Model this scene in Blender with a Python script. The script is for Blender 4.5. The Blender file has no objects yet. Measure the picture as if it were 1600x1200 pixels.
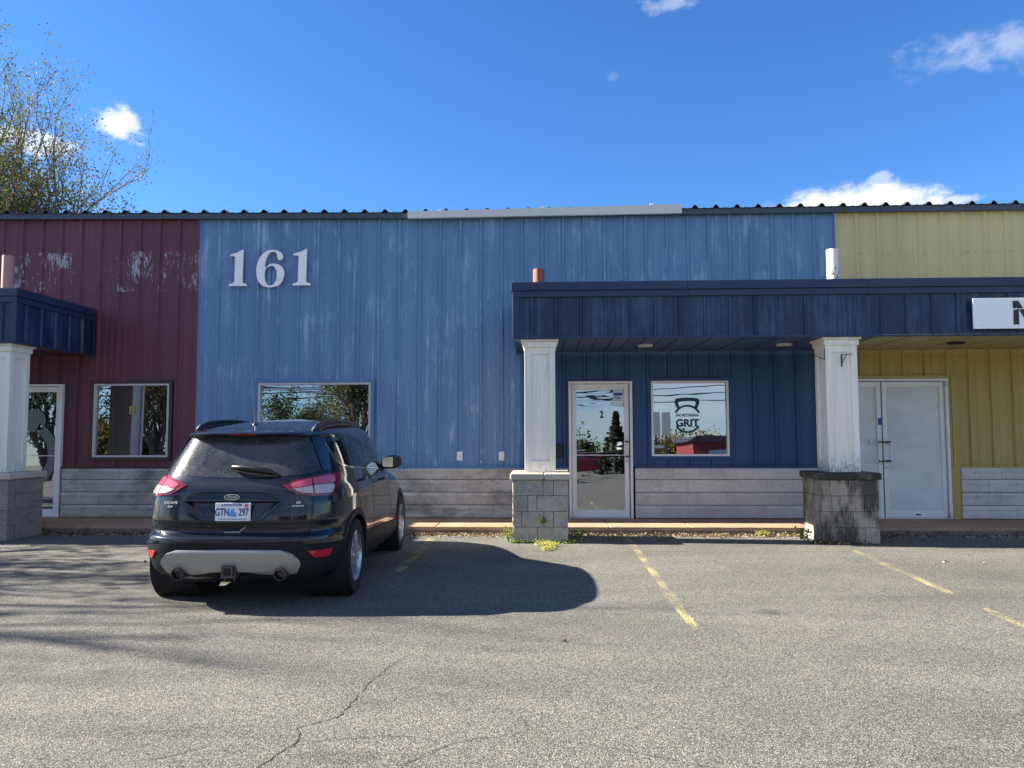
import bpy, bmesh, math, random
from mathutils import Vector, Matrix, noise
from mathutils.geometry import delaunay_2d_cdt
PI = math.pi; R = math.radians
rnd = random.Random(7)
S = bpy.context.scene
EXPOSURE = 2.0; SUN_E = 5.0; SKY_S = 0.07; CLOUD = 4.6
COL = S.collection

# ---------------------------------------------------------------- camera
cam = bpy.data.cameras.new('camera'); cam.lens = 27.0; cam.sensor_width = 36.0
cam.clip_start = 0.05; cam.clip_end = 2000
camo = bpy.data.objects.new('camera', cam); COL.objects.link(camo)
yaw = R(2.39); pitch = math.atan(78/1200); roll = R(0.14)
F_ = Vector((-math.sin(yaw)*math.cos(pitch), math.cos(yaw)*math.cos(pitch), math.sin(pitch)))
R_ = Vector((math.cos(yaw), math.sin(yaw), 0)); U_ = R_.cross(F_)
R2 = R_*math.cos(roll)-U_*math.sin(roll); U2 = U_*math.cos(roll)+R_*math.sin(roll)
m4 = Matrix((R2, U2, -F_)).transposed().to_4x4(); m4.translation = Vector((0, 0, 1.48))
camo.matrix_world = m4
S.camera = camo
S.view_settings.view_transform = 'Standard'; S.view_settings.look = 'None'
S.view_settings.exposure = EXPOSURE; S.view_settings.gamma = 1.0
S.render.film_transparent = False
S.cycles.max_bounces = 8; S.cycles.transparent_max_bounces = 16

# ---------------------------------------------------------------- sun and sky
SUN = Vector((-1.6, 0.11, 1.0)).normalized()
sl = bpy.data.lights.new('sun', 'SUN'); sl.energy = SUN_E; sl.angle = R(0.5); sl.color = (1.0, 0.92, 0.80)
so = bpy.data.objects.new('sun', sl); COL.objects.link(so)
so.rotation_euler = SUN.to_track_quat('Z', 'Y').to_euler()
w = bpy.data.worlds.new('World'); S.world = w; w.use_nodes = True
nt = w.node_tree; N = nt.nodes; L = nt.links
bg = N['Background']; bg.inputs['Strength'].default_value = SKY_S
sky = N.new('ShaderNodeTexSky'); sky.sky_type = 'NISHITA'; sky.sun_disc = False
sky.sun_elevation = math.asin(SUN.z); sky.sun_rotation = math.atan2(SUN.x, SUN.y)
sky.air_density = 1.0; sky.dust_density = 0.3; sky.ozone_density = 2.5; sky.altitude = 50
hs = N.new('ShaderNodeHueSaturation'); hs.inputs['Saturation'].default_value = 1.22; hs.inputs['Value'].default_value = 1.0; hs.inputs['Hue'].default_value = 0.50
L.new(sky.outputs[0], hs.inputs['Color'])
tint = N.new('ShaderNodeMix'); tint.data_type = 'RGBA'; tint.blend_type = 'MULTIPLY'; tint.inputs['Factor'].default_value = 1.0
L.new(hs.outputs[0], tint.inputs[6]); tint.inputs[7].default_value = (0.46, 0.61, 0.80, 1)
tc = N.new('ShaderNodeTexCoord')
def wmath(op, a, b=None, clamp=False):
    n = N.new('ShaderNodeMath'); n.operation = op; n.use_clamp = clamp
    for i, v in enumerate((a, b)):
        if v is None: continue
        if isinstance(v, (int, float)): n.inputs[i].default_value = v
        else: L.new(v, n.inputs[i])
    return n.outputs[0]
def wnoise(scale, detail, stretch):
    mp = N.new('ShaderNodeMapping'); mp.inputs['Scale'].default_value = stretch
    L.new(tc.outputs['Generated'], mp.inputs['Vector'])
    n = N.new('ShaderNodeTexNoise'); n.inputs['Scale'].default_value = scale
    n.inputs['Detail'].default_value = detail; n.inputs['Roughness'].default_value = 0.62
    L.new(mp.outputs[0], n.inputs['Vector']); return n.outputs['Fac']
fine = wnoise(19, 9, (1, 1, 1.5)); broad = wnoise(2.6, 6, (1, 1, 3.2))
def blob(px, py, wpx, hpx, amt, k=1.0, soft=1.6):
    c = (F_ + R2*(px-800)/1200 - U2*(py-600)/1200).normalized()
    az = math.atan2(c.x, c.y)
    vm = N.new('ShaderNodeVectorMath'); vm.operation = 'SUBTRACT'; L.new(tc.outputs['Generated'], vm.inputs[0]); vm.inputs[1].default_value = c
    mp = N.new('ShaderNodeMapping'); mp.vector_type = 'POINT'
    mp.inputs['Rotation'].default_value = (0, 0, az)
    mp.inputs['Scale'].default_value = (1200/wpx, 1200/wpx, 1200/hpx)
    # rotate first, scale second: two nodes
    m0 = N.new('ShaderNodeMapping'); m0.inputs['Rotation'].default_value = (0, 0, az); L.new(vm.outputs[0], m0.inputs['Vector'])
    mp.inputs['Rotation'].default_value = (0, 0, 0); L.new(m0.outputs[0], mp.inputs['Vector'])
    ln = N.new('ShaderNodeVectorMath'); ln.operation = 'LENGTH'; L.new(mp.outputs[0], ln.inputs[0])
    d = wmath('SUBTRACT', 1.0, ln.outputs['Value'])
    d = wmath('ADD', d, wmath('MULTIPLY', wmath('SUBTRACT', fine, 0.5), 3.2*k))
    d = wmath('MULTIPLY', d, soft, True)
    d = wmath('MULTIPLY', d, wmath('MULTIPLY', d, wmath('SUBTRACT', 3.0, wmath('MULTIPLY', d, 2.0))))
    return wmath('MULTIPLY', d, amt)
fac = blob(1322, 335, 145, 46, 1.0, 0.42, 2.2)
for b_ in (blob(1605, 78, 105, 44, 0.30, 1.9, 0.6), blob(1480, 100, 60, 16, 0.16, 1.9, 0.7), blob(1052, 2, 36, 11, 0.3, 1.6, 0.8), blob(172, 192, 36, 24, 0.75), blob(957, 117, 12, 12, 0.12, 1.8, 0.9),
           blob(1500, 312, 40, 9, 0.5), blob(60, 215, 50, 20, 0.6), blob(1372, 285, 22, 16, 0.4)):
    fac = wmath('MAXIMUM', fac, b_)
# scattered fair weather cloud in the northern half of the sky (seen mirrored in the panes; cover raised to brighten shaded walls)
sep = N.new('ShaderNodeSeparateXYZ'); L.new(tc.outputs['Generated'], sep.inputs[0])
north = wmath('MULTIPLY', wmath('MULTIPLY', sep.outputs['Y'], -4.0, True), wmath('MULTIPLY', wmath('SUBTRACT', broad, 0.42), 3.5, True))
fac = wmath('MAXIMUM', fac, wmath('MULTIPLY', north, 0.8))
mx = N.new('ShaderNodeMix'); mx.data_type = 'RGBA'
L.new(fac, mx.inputs['Factor']); L.new(tint.outputs[2], mx.inputs[6]); mx.inputs[7].default_value = (CLOUD, CLOUD*0.99, CLOUD*0.98, 1)
L.new(mx.outputs[2], bg.inputs['Color'])

# ---------------------------------------------------------------- material helpers
def nodes(m): return m.node_tree.nodes, m.node_tree.links
def mat(name, col, rough=0.6, metal=0.0, spec=0.5, coat=0.0):
    m = bpy.data.materials.new(name); m.use_nodes = True
    b = m.node_tree.nodes['Principled BSDF']
    b.inputs['Base Color'].default_value = (*col, 1); b.inputs['Roughness'].default_value = rough
    b.inputs['Metallic'].default_value = metal; b.inputs['Specular IOR Level'].default_value = spec
    b.inputs['Coat Weight'].default_value = coat; b.inputs['Coat Roughness'].default_value = 0.04
    return m
def bsdf(m): return m.node_tree.nodes['Principled BSDF']
def n_pos(m, scale=(1, 1, 1), obj=False):
    n, l = nodes(m)
    if obj:
        g = n.new('ShaderNodeTexCoord').outputs['Object']
    else:
        g = n.new('ShaderNodeNewGeometry').outputs['Position']
    mp = n.new('ShaderNodeMapping'); mp.inputs['Scale'].default_value = scale
    l.new(g, mp.inputs['Vector']); return mp.outputs[0]
def n_noise(m, vec, scale=1.0, detail=4, rough=0.55):
    n, l = nodes(m); t = n.new('ShaderNodeTexNoise')
    t.inputs['Scale'].default_value = scale; t.inputs['Detail'].default_value = detail; t.inputs['Roughness'].default_value = rough
    l.new(vec, t.inputs['Vector']); return t.outputs['Fac']
def n_ramp(m, fac, stops):
    n, l = nodes(m); r = n.new('ShaderNodeValToRGB'); e = r.color_ramp.elements
    while len(e) < len(stops): e.new(0.5)
    for i, (p, c) in enumerate(stops):
        e[i].position = p; e[i].color = (*c, 1) if isinstance(c, tuple) else (c, c, c, 1)
    l.new(fac, r.inputs[0]); return r.outputs[0]
def n_mix(m, fac, a, b, mode='MIX'):
    n, l = nodes(m); x = n.new('ShaderNodeMix'); x.data_type = 'RGBA'; x.blend_type = mode
    if isinstance(fac, (int, float)): x.inputs['Factor'].default_value = fac
    else: l.new(fac, x.inputs['Factor'])
    for i, v in ((6, a), (7, b)):
        if isinstance(v, tuple): x.inputs[i].default_value = (*v, 1)
        else: l.new(v, x.inputs[i])
    return x.outputs[2]
def n_math(m, op, a, b=None, clamp=False):
    n, l = nodes(m); x = n.new('ShaderNodeMath'); x.operation = op; x.use_clamp = clamp
    for i, v in enumerate((a, b)):
        if v is None: continue
        if isinstance(v, (int, float)): x.inputs[i].default_value = v
        else: l.new(v, x.inputs[i])
    return x.outputs[0]
def n_bump(m, h, strength=0.3, dist=0.01):
    n, l = nodes(m); b = n.new('ShaderNodeBump'); b.inputs['Strength'].default_value = strength; b.inputs['Distance'].default_value = dist
    l.new(h, b.inputs['Height']); l.new(b.outputs[0], bsdf(m).inputs['Normal'])
def setcol(m, c): m.node_tree.links.new(c, bsdf(m).inputs['Base Color'])
def setrough(m, c): m.node_tree.links.new(c, bsdf(m).inputs['Roughness'])
def n_xyz(m):
    n, l = nodes(m); g = n.new('ShaderNodeNewGeometry'); s = n.new('ShaderNodeSeparateXYZ'); l.new(g.outputs['Position'], s.inputs[0]); return s.outputs

def painted_sheet(name, base, chalk, amt, lo=0.52, hi=0.72, rough=0.42, under_col=None):
    m = mat(name, base, rough, 0, 0.45)
    fine = n_noise(m, n_pos(m, (26, 26, 0.55)), 1.0, 5, 0.6)
    blot = n_noise(m, n_pos(m, (3.4, 3.4, 1.3)), 1.0, 6, 0.7)
    f = n_math(m, 'ADD', n_math(m, 'MULTIPLY', fine, 0.45), n_math(m, 'MULTIPLY', blot, 0.55))
    f = n_ramp(m, f, [(lo, 0.0), (hi, 1.0)])
    tone = n_noise(m, n_pos(m, (0.7, 0.7, 0.25)), 1.0, 3)
    b2 = n_mix(m, n_ramp(m, tone, [(0.3, 0.0), (0.7, 1.0)]), tuple(c*0.86 for c in base), tuple(c*1.1 for c in base))
    st = n_noise(m, n_pos(m, (60, 60, 0.4)), 1.0, 3)
    b2 = n_mix(m, n_math(m, 'MULTIPLY', n_ramp(m, st, [(0.35, 1.0), (0.55, 0.0)]), 0.25), b2, tuple(c*0.6 for c in base))
    c = n_mix(m, n_math(m, 'MULTIPLY', f, amt), b2, chalk)
    if under_col:   # a second, deeper paint colour on the wall below the canopies
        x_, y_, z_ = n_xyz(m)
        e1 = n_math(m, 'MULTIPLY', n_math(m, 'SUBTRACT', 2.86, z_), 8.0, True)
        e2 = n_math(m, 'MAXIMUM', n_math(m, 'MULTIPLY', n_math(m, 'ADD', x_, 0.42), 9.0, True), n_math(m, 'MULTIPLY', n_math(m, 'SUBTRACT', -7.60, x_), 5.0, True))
        under_mix = n_mix(m, n_ramp(m, st, [(0.3, 0.0), (0.7, 1.0)]), tuple(k*0.85 for k in under_col), tuple(k*1.15 for k in under_col))
        c = n_mix(m, n_math(m, 'MULTIPLY', n_math(m, 'MULTIPLY', e1, e2), 0.92), c, under_mix)
    setcol(m, c)
    setrough(m, n_ramp(m, blot, [(0.3, rough-0.07), (0.8, rough+0.15)]))
    n_bump(m, n_noise(m, n_pos(m, (9, 9, 1.2)), 1.0, 3), 0.12, 0.01)
    return m
M = {}
M['blue'] = painted_sheet('weathered_blue_paint', (0.135, 0.25, 0.43), (0.36, 0.50, 0.68), 0.85, 0.53, 0.66, under_col=(0.010, 0.056, 0.15))
M['yellow'] = painted_sheet('mustard_paint', (0.66, 0.55, 0.24), (0.74, 0.65, 0.36), 0.5, 0.4, 0.8, under_col=(0.40, 0.30, 0.085))
M['navy'] = painted_sheet('navy_paint', (0.007, 0.021, 0.065), (0.055, 0.092, 0.165), 0.9, 0.47, 0.64)
M['navy_trim'] = painted_sheet('navy_trim_paint', (0.017, 0.034, 0.085), (0.04, 0.065, 0.125), 0.4)
M['bluetrim'] = painted_sheet('blue_trim_paint', (0.10, 0.21, 0.39), (0.18, 0.31, 0.50), 0.4, under_col=(0.012, 0.04, 0.14))
m = M['maroon'] = painted_sheet('maroon_paint', (0.140, 0.037, 0.060), (0.18, 0.08, 0.11), 0.4, under_col=(0.10, 0.018, 0.04))
# flaked-off paint where old lettering was removed
x_, y_, z_ = n_xyz(m)
c0 = bsdf(m).inputs['Base Color'].links[0].from_socket
fl = n_noise(m, n_pos(m, (42, 1, 8)), 1.0, 5, 0.75)
cl = n_noise(m, n_pos(m, (2.2, 1, 1.3)), 1.0, 3, 0.6)
band = n_math(m, 'MULTIPLY', n_math(m, 'MULTIPLY', n_math(m, 'SUBTRACT', z_, 3.82), 5.0, True), n_math(m, 'MULTIPLY', n_math(m, 'SUBTRACT', 4.66, z_), 5.0, True))
v = n_math(m, 'ADD', n_math(m, 'MULTIPLY', fl, 0.62), n_math(m, 'MULTIPLY', cl, 0.45))
v = n_math(m, 'MULTIPLY', n_ramp(m, v, [(0.612, 0.0), (0.622, 1.0)]), n_math(m, 'GREATER_THAN', band, 0.4))
setcol(m, n_mix(m, v, c0, (0.42, 0.42, 0.46)))
M['maroontrim'] = mat('maroon_trim_paint', (0.055, 0.018, 0.028), 0.5)
M['roofmetal'] = mat('dark_roof_metal', (0.03, 0.035, 0.05), 0.5)
M['eave'] = painted_sheet('eave_trim_paint', (0.055, 0.07, 0.10), (0.10, 0.12, 0.16), 0.5)
M['galv'] = mat('white_flashing', (0.66, 0.65, 0.60), 0.5)
M['alu'] = mat('white_aluminium', (0.62, 0.63, 0.63), 0.38, 0.0, 0.5)
setcol(M['alu'], n_mix(M['alu'], n_noise(M['alu'], n_pos(M['alu'], (3, 3, 3)), 1, 4), (0.68, 0.68, 0.66), (0.82, 0.82, 0.80)))
M['alu_grey'] = mat('grey_aluminium', (0.52, 0.50, 0.50), 0.4)
M['black'] = mat('black_plastic', (0.012, 0.012, 0.013), 0.45)
M['gap'] = mat('gap_rubber', (0.006, 0.006, 0.007), 0.8)
M['digit'] = mat('white_sign_paint', (0.74, 0.75, 0.76), 0.5)
setcol(M['digit'], n_mix(M['digit'], n_ramp(M['digit'], n_noise(M['digit'], n_pos(M['digit'], (9, 9, 5)), 1, 4), [(0.62, 0.0), (0.75, 1.0)]), (0.92, 0.92, 0.90), (0.70, 0.62, 0.52)))
M['signwhite'] = mat('sign_board_white', (0.88, 0.89, 0.90), 0.35)
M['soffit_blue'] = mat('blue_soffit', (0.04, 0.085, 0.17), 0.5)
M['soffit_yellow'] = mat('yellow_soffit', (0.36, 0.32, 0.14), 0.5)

def concrete(name, a, b, stain=None, st_lo=0.5, st_hi=0.65, st_scale=(3, 3, 1.2), obj=False, bump=0.5):
    m = mat(name, a, 0.9, 0, 0.25)
    g = n_noise(m, n_pos(m, (60, 60, 60)), 1, 5, 0.7); br = n_noise(m, n_pos(m, (3.3, 3.3, 3.3)), 1, 4)
    c = n_mix(m, n_ramp(m, br, [(0.3, 0.0), (0.7, 1.0)]), a, b)
    c = n_mix(m, n_math(m, 'MULTIPLY', n_ramp(m, g, [(0.42, 1.0), (0.6, 0.0)]), 0.45), c, tuple(x*0.5 for x in a))
    # every block has its own shade
    n, l = nodes(m); oi = n.new('ShaderNodeObjectInfo')
    c = n_mix(m, 1.0, c, n_ramp(m, oi.outputs['Random'], [(0.0, 0.82), (1.0, 1.0)]), 'MULTIPLY')
    if stain:
        s = n_ramp(m, n_noise(m, n_pos(m, st_scale), 1, 5, 0.65), [(st_lo, 0.0), (st_hi, 1.0)])
        c = n_mix(m, n_math(m, 'MULTIPLY', s, 0.85), c, stain)
    setcol(m, c)
    n_bump(m, n_math(m, 'ADD', g, n_noise(m, n_pos(m, (18, 18, 18)), 1, 4)), bump, 0.01)
    return m
M['plank'] = concrete('pale_split_block', (0.66, 0.635, 0.59), (0.76, 0.735, 0.69), bump=0.8)
M['plank_dirty'] = concrete('grey_split_block', (0.50, 0.475, 0.43), (0.66, 0.63, 0.575), (0.15, 0.14, 0.125), 0.50, 0.68, (1.4, 1.4, 2.6), bump=0.9)
M['pier'] = concrete('pier_block', (0.44, 0.40, 0.345), (0.56, 0.515, 0.45), (0.20, 0.18, 0.155), 0.5, 0.75, (9, 9, 9), bump=0.5)
M['pier_dirty'] = concrete('stained_pier_block', (0.38, 0.34, 0.275), (0.48, 0.43, 0.36), (0.035, 0.032, 0.028), 0.45, 0.60, (6, 6, 1.8), bump=0.6)
M['pier_dark'] = concrete('purple_grey_pier_block', (0.31, 0.275, 0.255), (0.40, 0.36, 0.335), bump=0.8)  # darker, duller block colour for the leftmost pillar
M['cap'] = concrete('pier_cap', (0.52, 0.47, 0.38), (0.62, 0.56, 0.47), bump=0.4)
M['cap_dirty'] = concrete('mossy_pier_cap', (0.17, 0.155, 0.13), (0.26, 0.24, 0.205), (0.025, 0.024, 0.02), 0.42, 0.56, bump=0.6)
M['walk'] = concrete('brown_concrete', (0.42, 0.27, 0.17), (0.52, 0.35, 0.23), (0.12, 0.085, 0.065), 0.55, 0.8, (1.2, 4, 4), bump=0.4)
M['kerb'] = concrete('kerb_face', (0.20, 0.15, 0.12), (0.28, 0.21, 0.17), (0.05, 0.04, 0.035), 0.5, 0.7, bump=0.5)
m = M['mortar'] = mat('mortar', (0.07, 0.066, 0.06), 0.95)
def column_paint(name, dirt):
    m = mat(name, (0.70, 0.69, 0.64), 0.6)
    st = n_noise(m, n_pos(m, (20, 20, 0.8)), 1, 5, 0.6)
    c = n_mix(m, n_ramp(m, st, [(0.35, 0.0), (0.65, 1.0)]), (0.76, 0.72, 0.62), (0.87, 0.84, 0.75))
    x_, y_, z_ = n_xyz(m)
    low = n_math(m, 'MULTIPLY', n_math(m, 'SUBTRACT', 1.22, z_), 3.0, True)
    d = n_math(m, 'MULTIPLY', low, n_ramp(m, n_noise(m, n_pos(m, (26, 26, 10)), 1, 5, 0.7), [(0.46, 0.0), (0.6, 1.0)]))
    c = n_mix(m, n_math(m, 'MULTIPLY', d, dirt), c, (0.10, 0.09, 0.08))
    s2 = n_ramp(m, n_noise(m, n_pos(m, (7, 7, 1.0)), 1, 5, 0.7), [(0.62, 0.0), (0.72, 1.0)])
    c = n_mix(m, n_math(m, 'MULTIPLY', s2, 0.25+0.35*dirt), c, (0.38, 0.35, 0.30))
    setcol(m, c); return m
M['column'] = column_paint('white_column_paint', 0.35)
M['column_dirty'] = column_paint('stained_white_column_paint', 1.0)

# asphalt
m = M['asphalt'] = mat('worn_asphalt', (0.1, 0.1, 0.1), 0.88, 0, 0.3)
n, l = nodes(m)
vo = n.new('ShaderNodeTexVoronoi'); vo.inputs['Scale'].default_value = 150; l.new(n_pos(m), vo.inputs['Vector'])
sepc = n.new('ShaderNodeSeparateColor'); l.new(vo.outputs['Color'], sepc.inputs[0])
stone = n_ramp(m, sepc.outputs[0], [(0.0, (0.025, 0.0245, 0.022)), (0.3, (0.085, 0.083, 0.074)), (0.6, (0.20, 0.193, 0.168)), (0.88, (0.36, 0.345, 0.295)), (1.0, (0.54, 0.515, 0.44))])
vo2 = n.new('ShaderNodeTexVoronoi'); vo2.inputs['Scale'].default_value = 230; l.new(n_pos(m), vo2.inputs['Vector'])
sep2 = n.new('ShaderNodeSeparateColor'); l.new(vo2.outputs['Color'], sep2.inputs[0])
stone2 = n_ramp(m, sep2.outputs[1], [(0.0, (0.05, 0.049, 0.045)), (0.6, (0.16, 0.154, 0.136)), (1.0, (0.38, 0.365, 0.315))])
c = n_mix(m, 0.38, stone, stone2)
edge = n_ramp(m, vo.outputs['Distance'], [(0.25, 1.0), (0.8, 0.25)])
c = n_mix(m, 0.7, c, edge, 'MULTIPLY')
big = n_noise(m, n_pos(m, (0.35, 0.9, 1)), 1, 5, 0.6)
c = n_mix(m, 1.0, c, n_ramp(m, big, [(0.3, 0.74), (0.66, 1.12)]), 'MULTIPLY')
mid = n_noise(m, n_pos(m, (5, 5, 5)), 1, 4, 0.6)
c = n_mix(m, 1.0, c, n_ramp(m, mid, [(0.3, 0.92), (0.7, 1.05)]), 'MULTIPLY')
# oil drip
ps = n_pos(m); vd = n.new('ShaderNodeVectorMath'); vd.operation = 'DISTANCE'; l.new(ps, vd.inputs[0]); vd.inputs[1].default_value = (1.853, 6.549, 0)
oil = n_math(m, 'ADD', vd.outputs['Value'], n_math(m, 'MULTIPLY', n_math(m, 'SUBTRACT', n_noise(m, n_pos(m, (12, 12, 1)), 1, 3), 0.5), 0.16))
c = n_mix(m, n_math(m, 'MULTIPLY', n_ramp(m, oil, [(0.05, 1.0), (0.14, 0.0)]), 0.55), c, (0.03, 0.03, 0.03))
setcol(m, c)
hgt = n_math(m, 'ADD', n_math(m, 'MULTIPLY', sepc.outputs[1], 0.6), n_math(m, 'SUBTRACT', 0.5, vo.outputs['Distance']))
n_bump(m, hgt, 0.8, 0.004)
M['crack'] = mat('crack_dark', (0.045, 0.043, 0.038), 0.95)
# faded line paint: the asphalt shows through where it has worn off
def line_paint(name, thr):
    m = bpy.data.materials.new(name); m.use_nodes = True
    b = bsdf(m); b.inputs['Roughness'].default_value = 0.8
    b.inputs['Base Color'].default_value = (0.58, 0.44, 0.10, 1)
    setcol(m, n_mix(m, n_noise(m, n_pos(m, (40, 40, 1)), 1, 4), (0.46, 0.39, 0.17), (0.62, 0.53, 0.24)))
    f = n_math(m, 'ADD', n_math(m, 'MULTIPLY', n_noise(m, n_pos(m, (85, 85, 1)), 1, 3, 0.8), 0.72), n_math(m, 'MULTIPLY', n_noise(m, n_pos(m, (5, 2.2, 1)), 1, 4), 0.28))
    a = n_ramp(m, f, [(thr, 0.0), (thr+0.05, 1.0)])
    m.node_tree.links.new(a, b.inputs['Alpha']); return m
M['line'] = line_paint('worn_yellow_paint', 0.518)
M['line_faint'] = line_paint('nearly_gone_yellow_paint', 0.51)

# glass: a reflecting pane over a dark room
def pane_mat(name, refl=0.5, tint=(0.28, 0.33, 0.33), wav=0.15, sc=(2.5, 2.5, 7)):
    m = bpy.data.materials.new(name); m.use_nodes = True; n, l = nodes(m); n.clear()
    out = n.new('ShaderNodeOutputMaterial'); mix = n.new('ShaderNodeMixShader')
    tr = n.new('ShaderNodeBsdfTransparent'); tr.inputs[0].default_value = (*tint, 1)
    gl = n.new('ShaderNodeBsdfGlossy'); gl.inputs['Roughness'].default_value = 0.0; gl.inputs['Color'].default_value = (0.84, 0.91, 1.0, 1)
    nz = n_noise(m, n_pos(m, sc), 1, 2, 0.4); bp = n.new('ShaderNodeBump'); bp.inputs['Strength'].default_value = wav; bp.inputs['Distance'].default_value = 0.01
    l.new(nz, bp.inputs['Height']); l.new(bp.outputs[0], gl.inputs['Normal'])
    mix.inputs[0].default_value = refl; l.new(tr.outputs[0], mix.inputs[1]); l.new(gl.outputs[0], mix.inputs[2]); l.new(mix.outputs[0], out.inputs[0])
    return m
M['glass'] = pane_mat('window_glass', 0.42, wav=0.05, sc=(1.2, 1.2, 3.0))
M['glass_door'] = pane_mat('door_glass', 0.38, (0.2, 0.24, 0.22), 0.09, (1.0, 1.0, 6))
m = M['frost'] = mat('frosted_pane', (0.36, 0.40, 0.44), 0.22, 0, 0.5)
setcol(m, n_mix(m, n_ramp(m, n_noise(m, n_pos(m, (2, 1, 3)), 1, 5), [(0.35, 0.0), (0.7, 1.0)]), (0.56, 0.58, 0.60), (0.68, 0.70, 0.72)))
M['room'] = mat('dark_room', (0.05, 0.05, 0.05), 0.9)
M['vinyl_navy'] = mat('navy_vinyl', (0.012, 0.03, 0.055), 0.5)
M['vinyl_white'] = mat('white_vinyl', (0.55, 0.58, 0.62), 0.5)
M['vinyl_grey'] = mat('grey_green_vinyl', (0.10, 0.13, 0.135), 0.4)
M['vinyl_blue'] = mat('blue_vinyl', (0.02, 0.05, 0.35), 0.5)
M['vinyl_gold'] = mat('gold_vinyl', (0.45, 0.30, 0.06), 0.4)
m = M['rust'] = mat('rusty_pipe_paint', (0.36, 0.12, 0.06), 0.7)
setcol(m, n_mix(m, n_ramp(m, n_noise(m, n_pos(m, (25, 25, 6)), 1, 5), [(0.4, 0.0), (0.65, 1.0)]), (0.34, 0.11, 0.055), (0.15, 0.06, 0.04)))
m = M['pinkpipe'] = mat('faded_red_pipe_paint', (0.42, 0.23, 0.20), 0.7)
m = M['whitepipe'] = mat('white_pipe_paint', (0.72, 0.75, 0.75), 0.5)
x_, y_, z_ = n_xyz(m)
rs = n_math(m, 'MULTIPLY', n_ramp(m, n_noise(m, n_pos(m, (30, 30, 18)), 1, 5, 0.7), [(0.50, 0.0), (0.56, 1.0)]), n_math(m, 'MULTIPLY', n_math(m, 'SUBTRACT', 3.90, z_), 6.0, True))
setcol(m, n_mix(m, rs, (0.72, 0.75, 0.75), (0.20, 0.09, 0.05)))
M['lamp'] = mat('lamp_lens', (0.6, 0.6, 0.58), 0.4)

# ---------------------------------------------------------------- object helpers
def me(name, verts, faces, material, parent=None, smooth=False, mats=None, fm=None, sharp=None):
    k = bpy.data.meshes.new(name); k.from_pydata([tuple(v) for v in verts], [], faces)
    for x in (mats or [material]): k.materials.append(x)
    if fm: k.polygons.foreach_set('material_index', fm)
    if smooth: k.polygons.foreach_set('use_smooth', [True]*len(k.polygons))
    k.update()
    if sharp: k.set_sharp_from_angle(angle=R(sharp))
    return link(name, k, parent)
def link(name, data, parent=None):
    o = bpy.data.objects.new(name, data); COL.objects.link(o)
    if parent: o.parent = parent
    return o
def tag(o, label=None, cat=None, group=None, kind=None):
    if label: o['label'] = label
    if cat: o['category'] = cat
    if group: o['group'] = group
    if kind: o['kind'] = kind
    return o
def empty(name, loc=(0, 0, 0), rz=0, parent=None):
    o = bpy.data.objects.new(name, None); COL.objects.link(o); o.location = loc; o.rotation_euler = (0, 0, rz)
    o.empty_display_size = 0.2
    if parent: o.parent = parent
    return o
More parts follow.
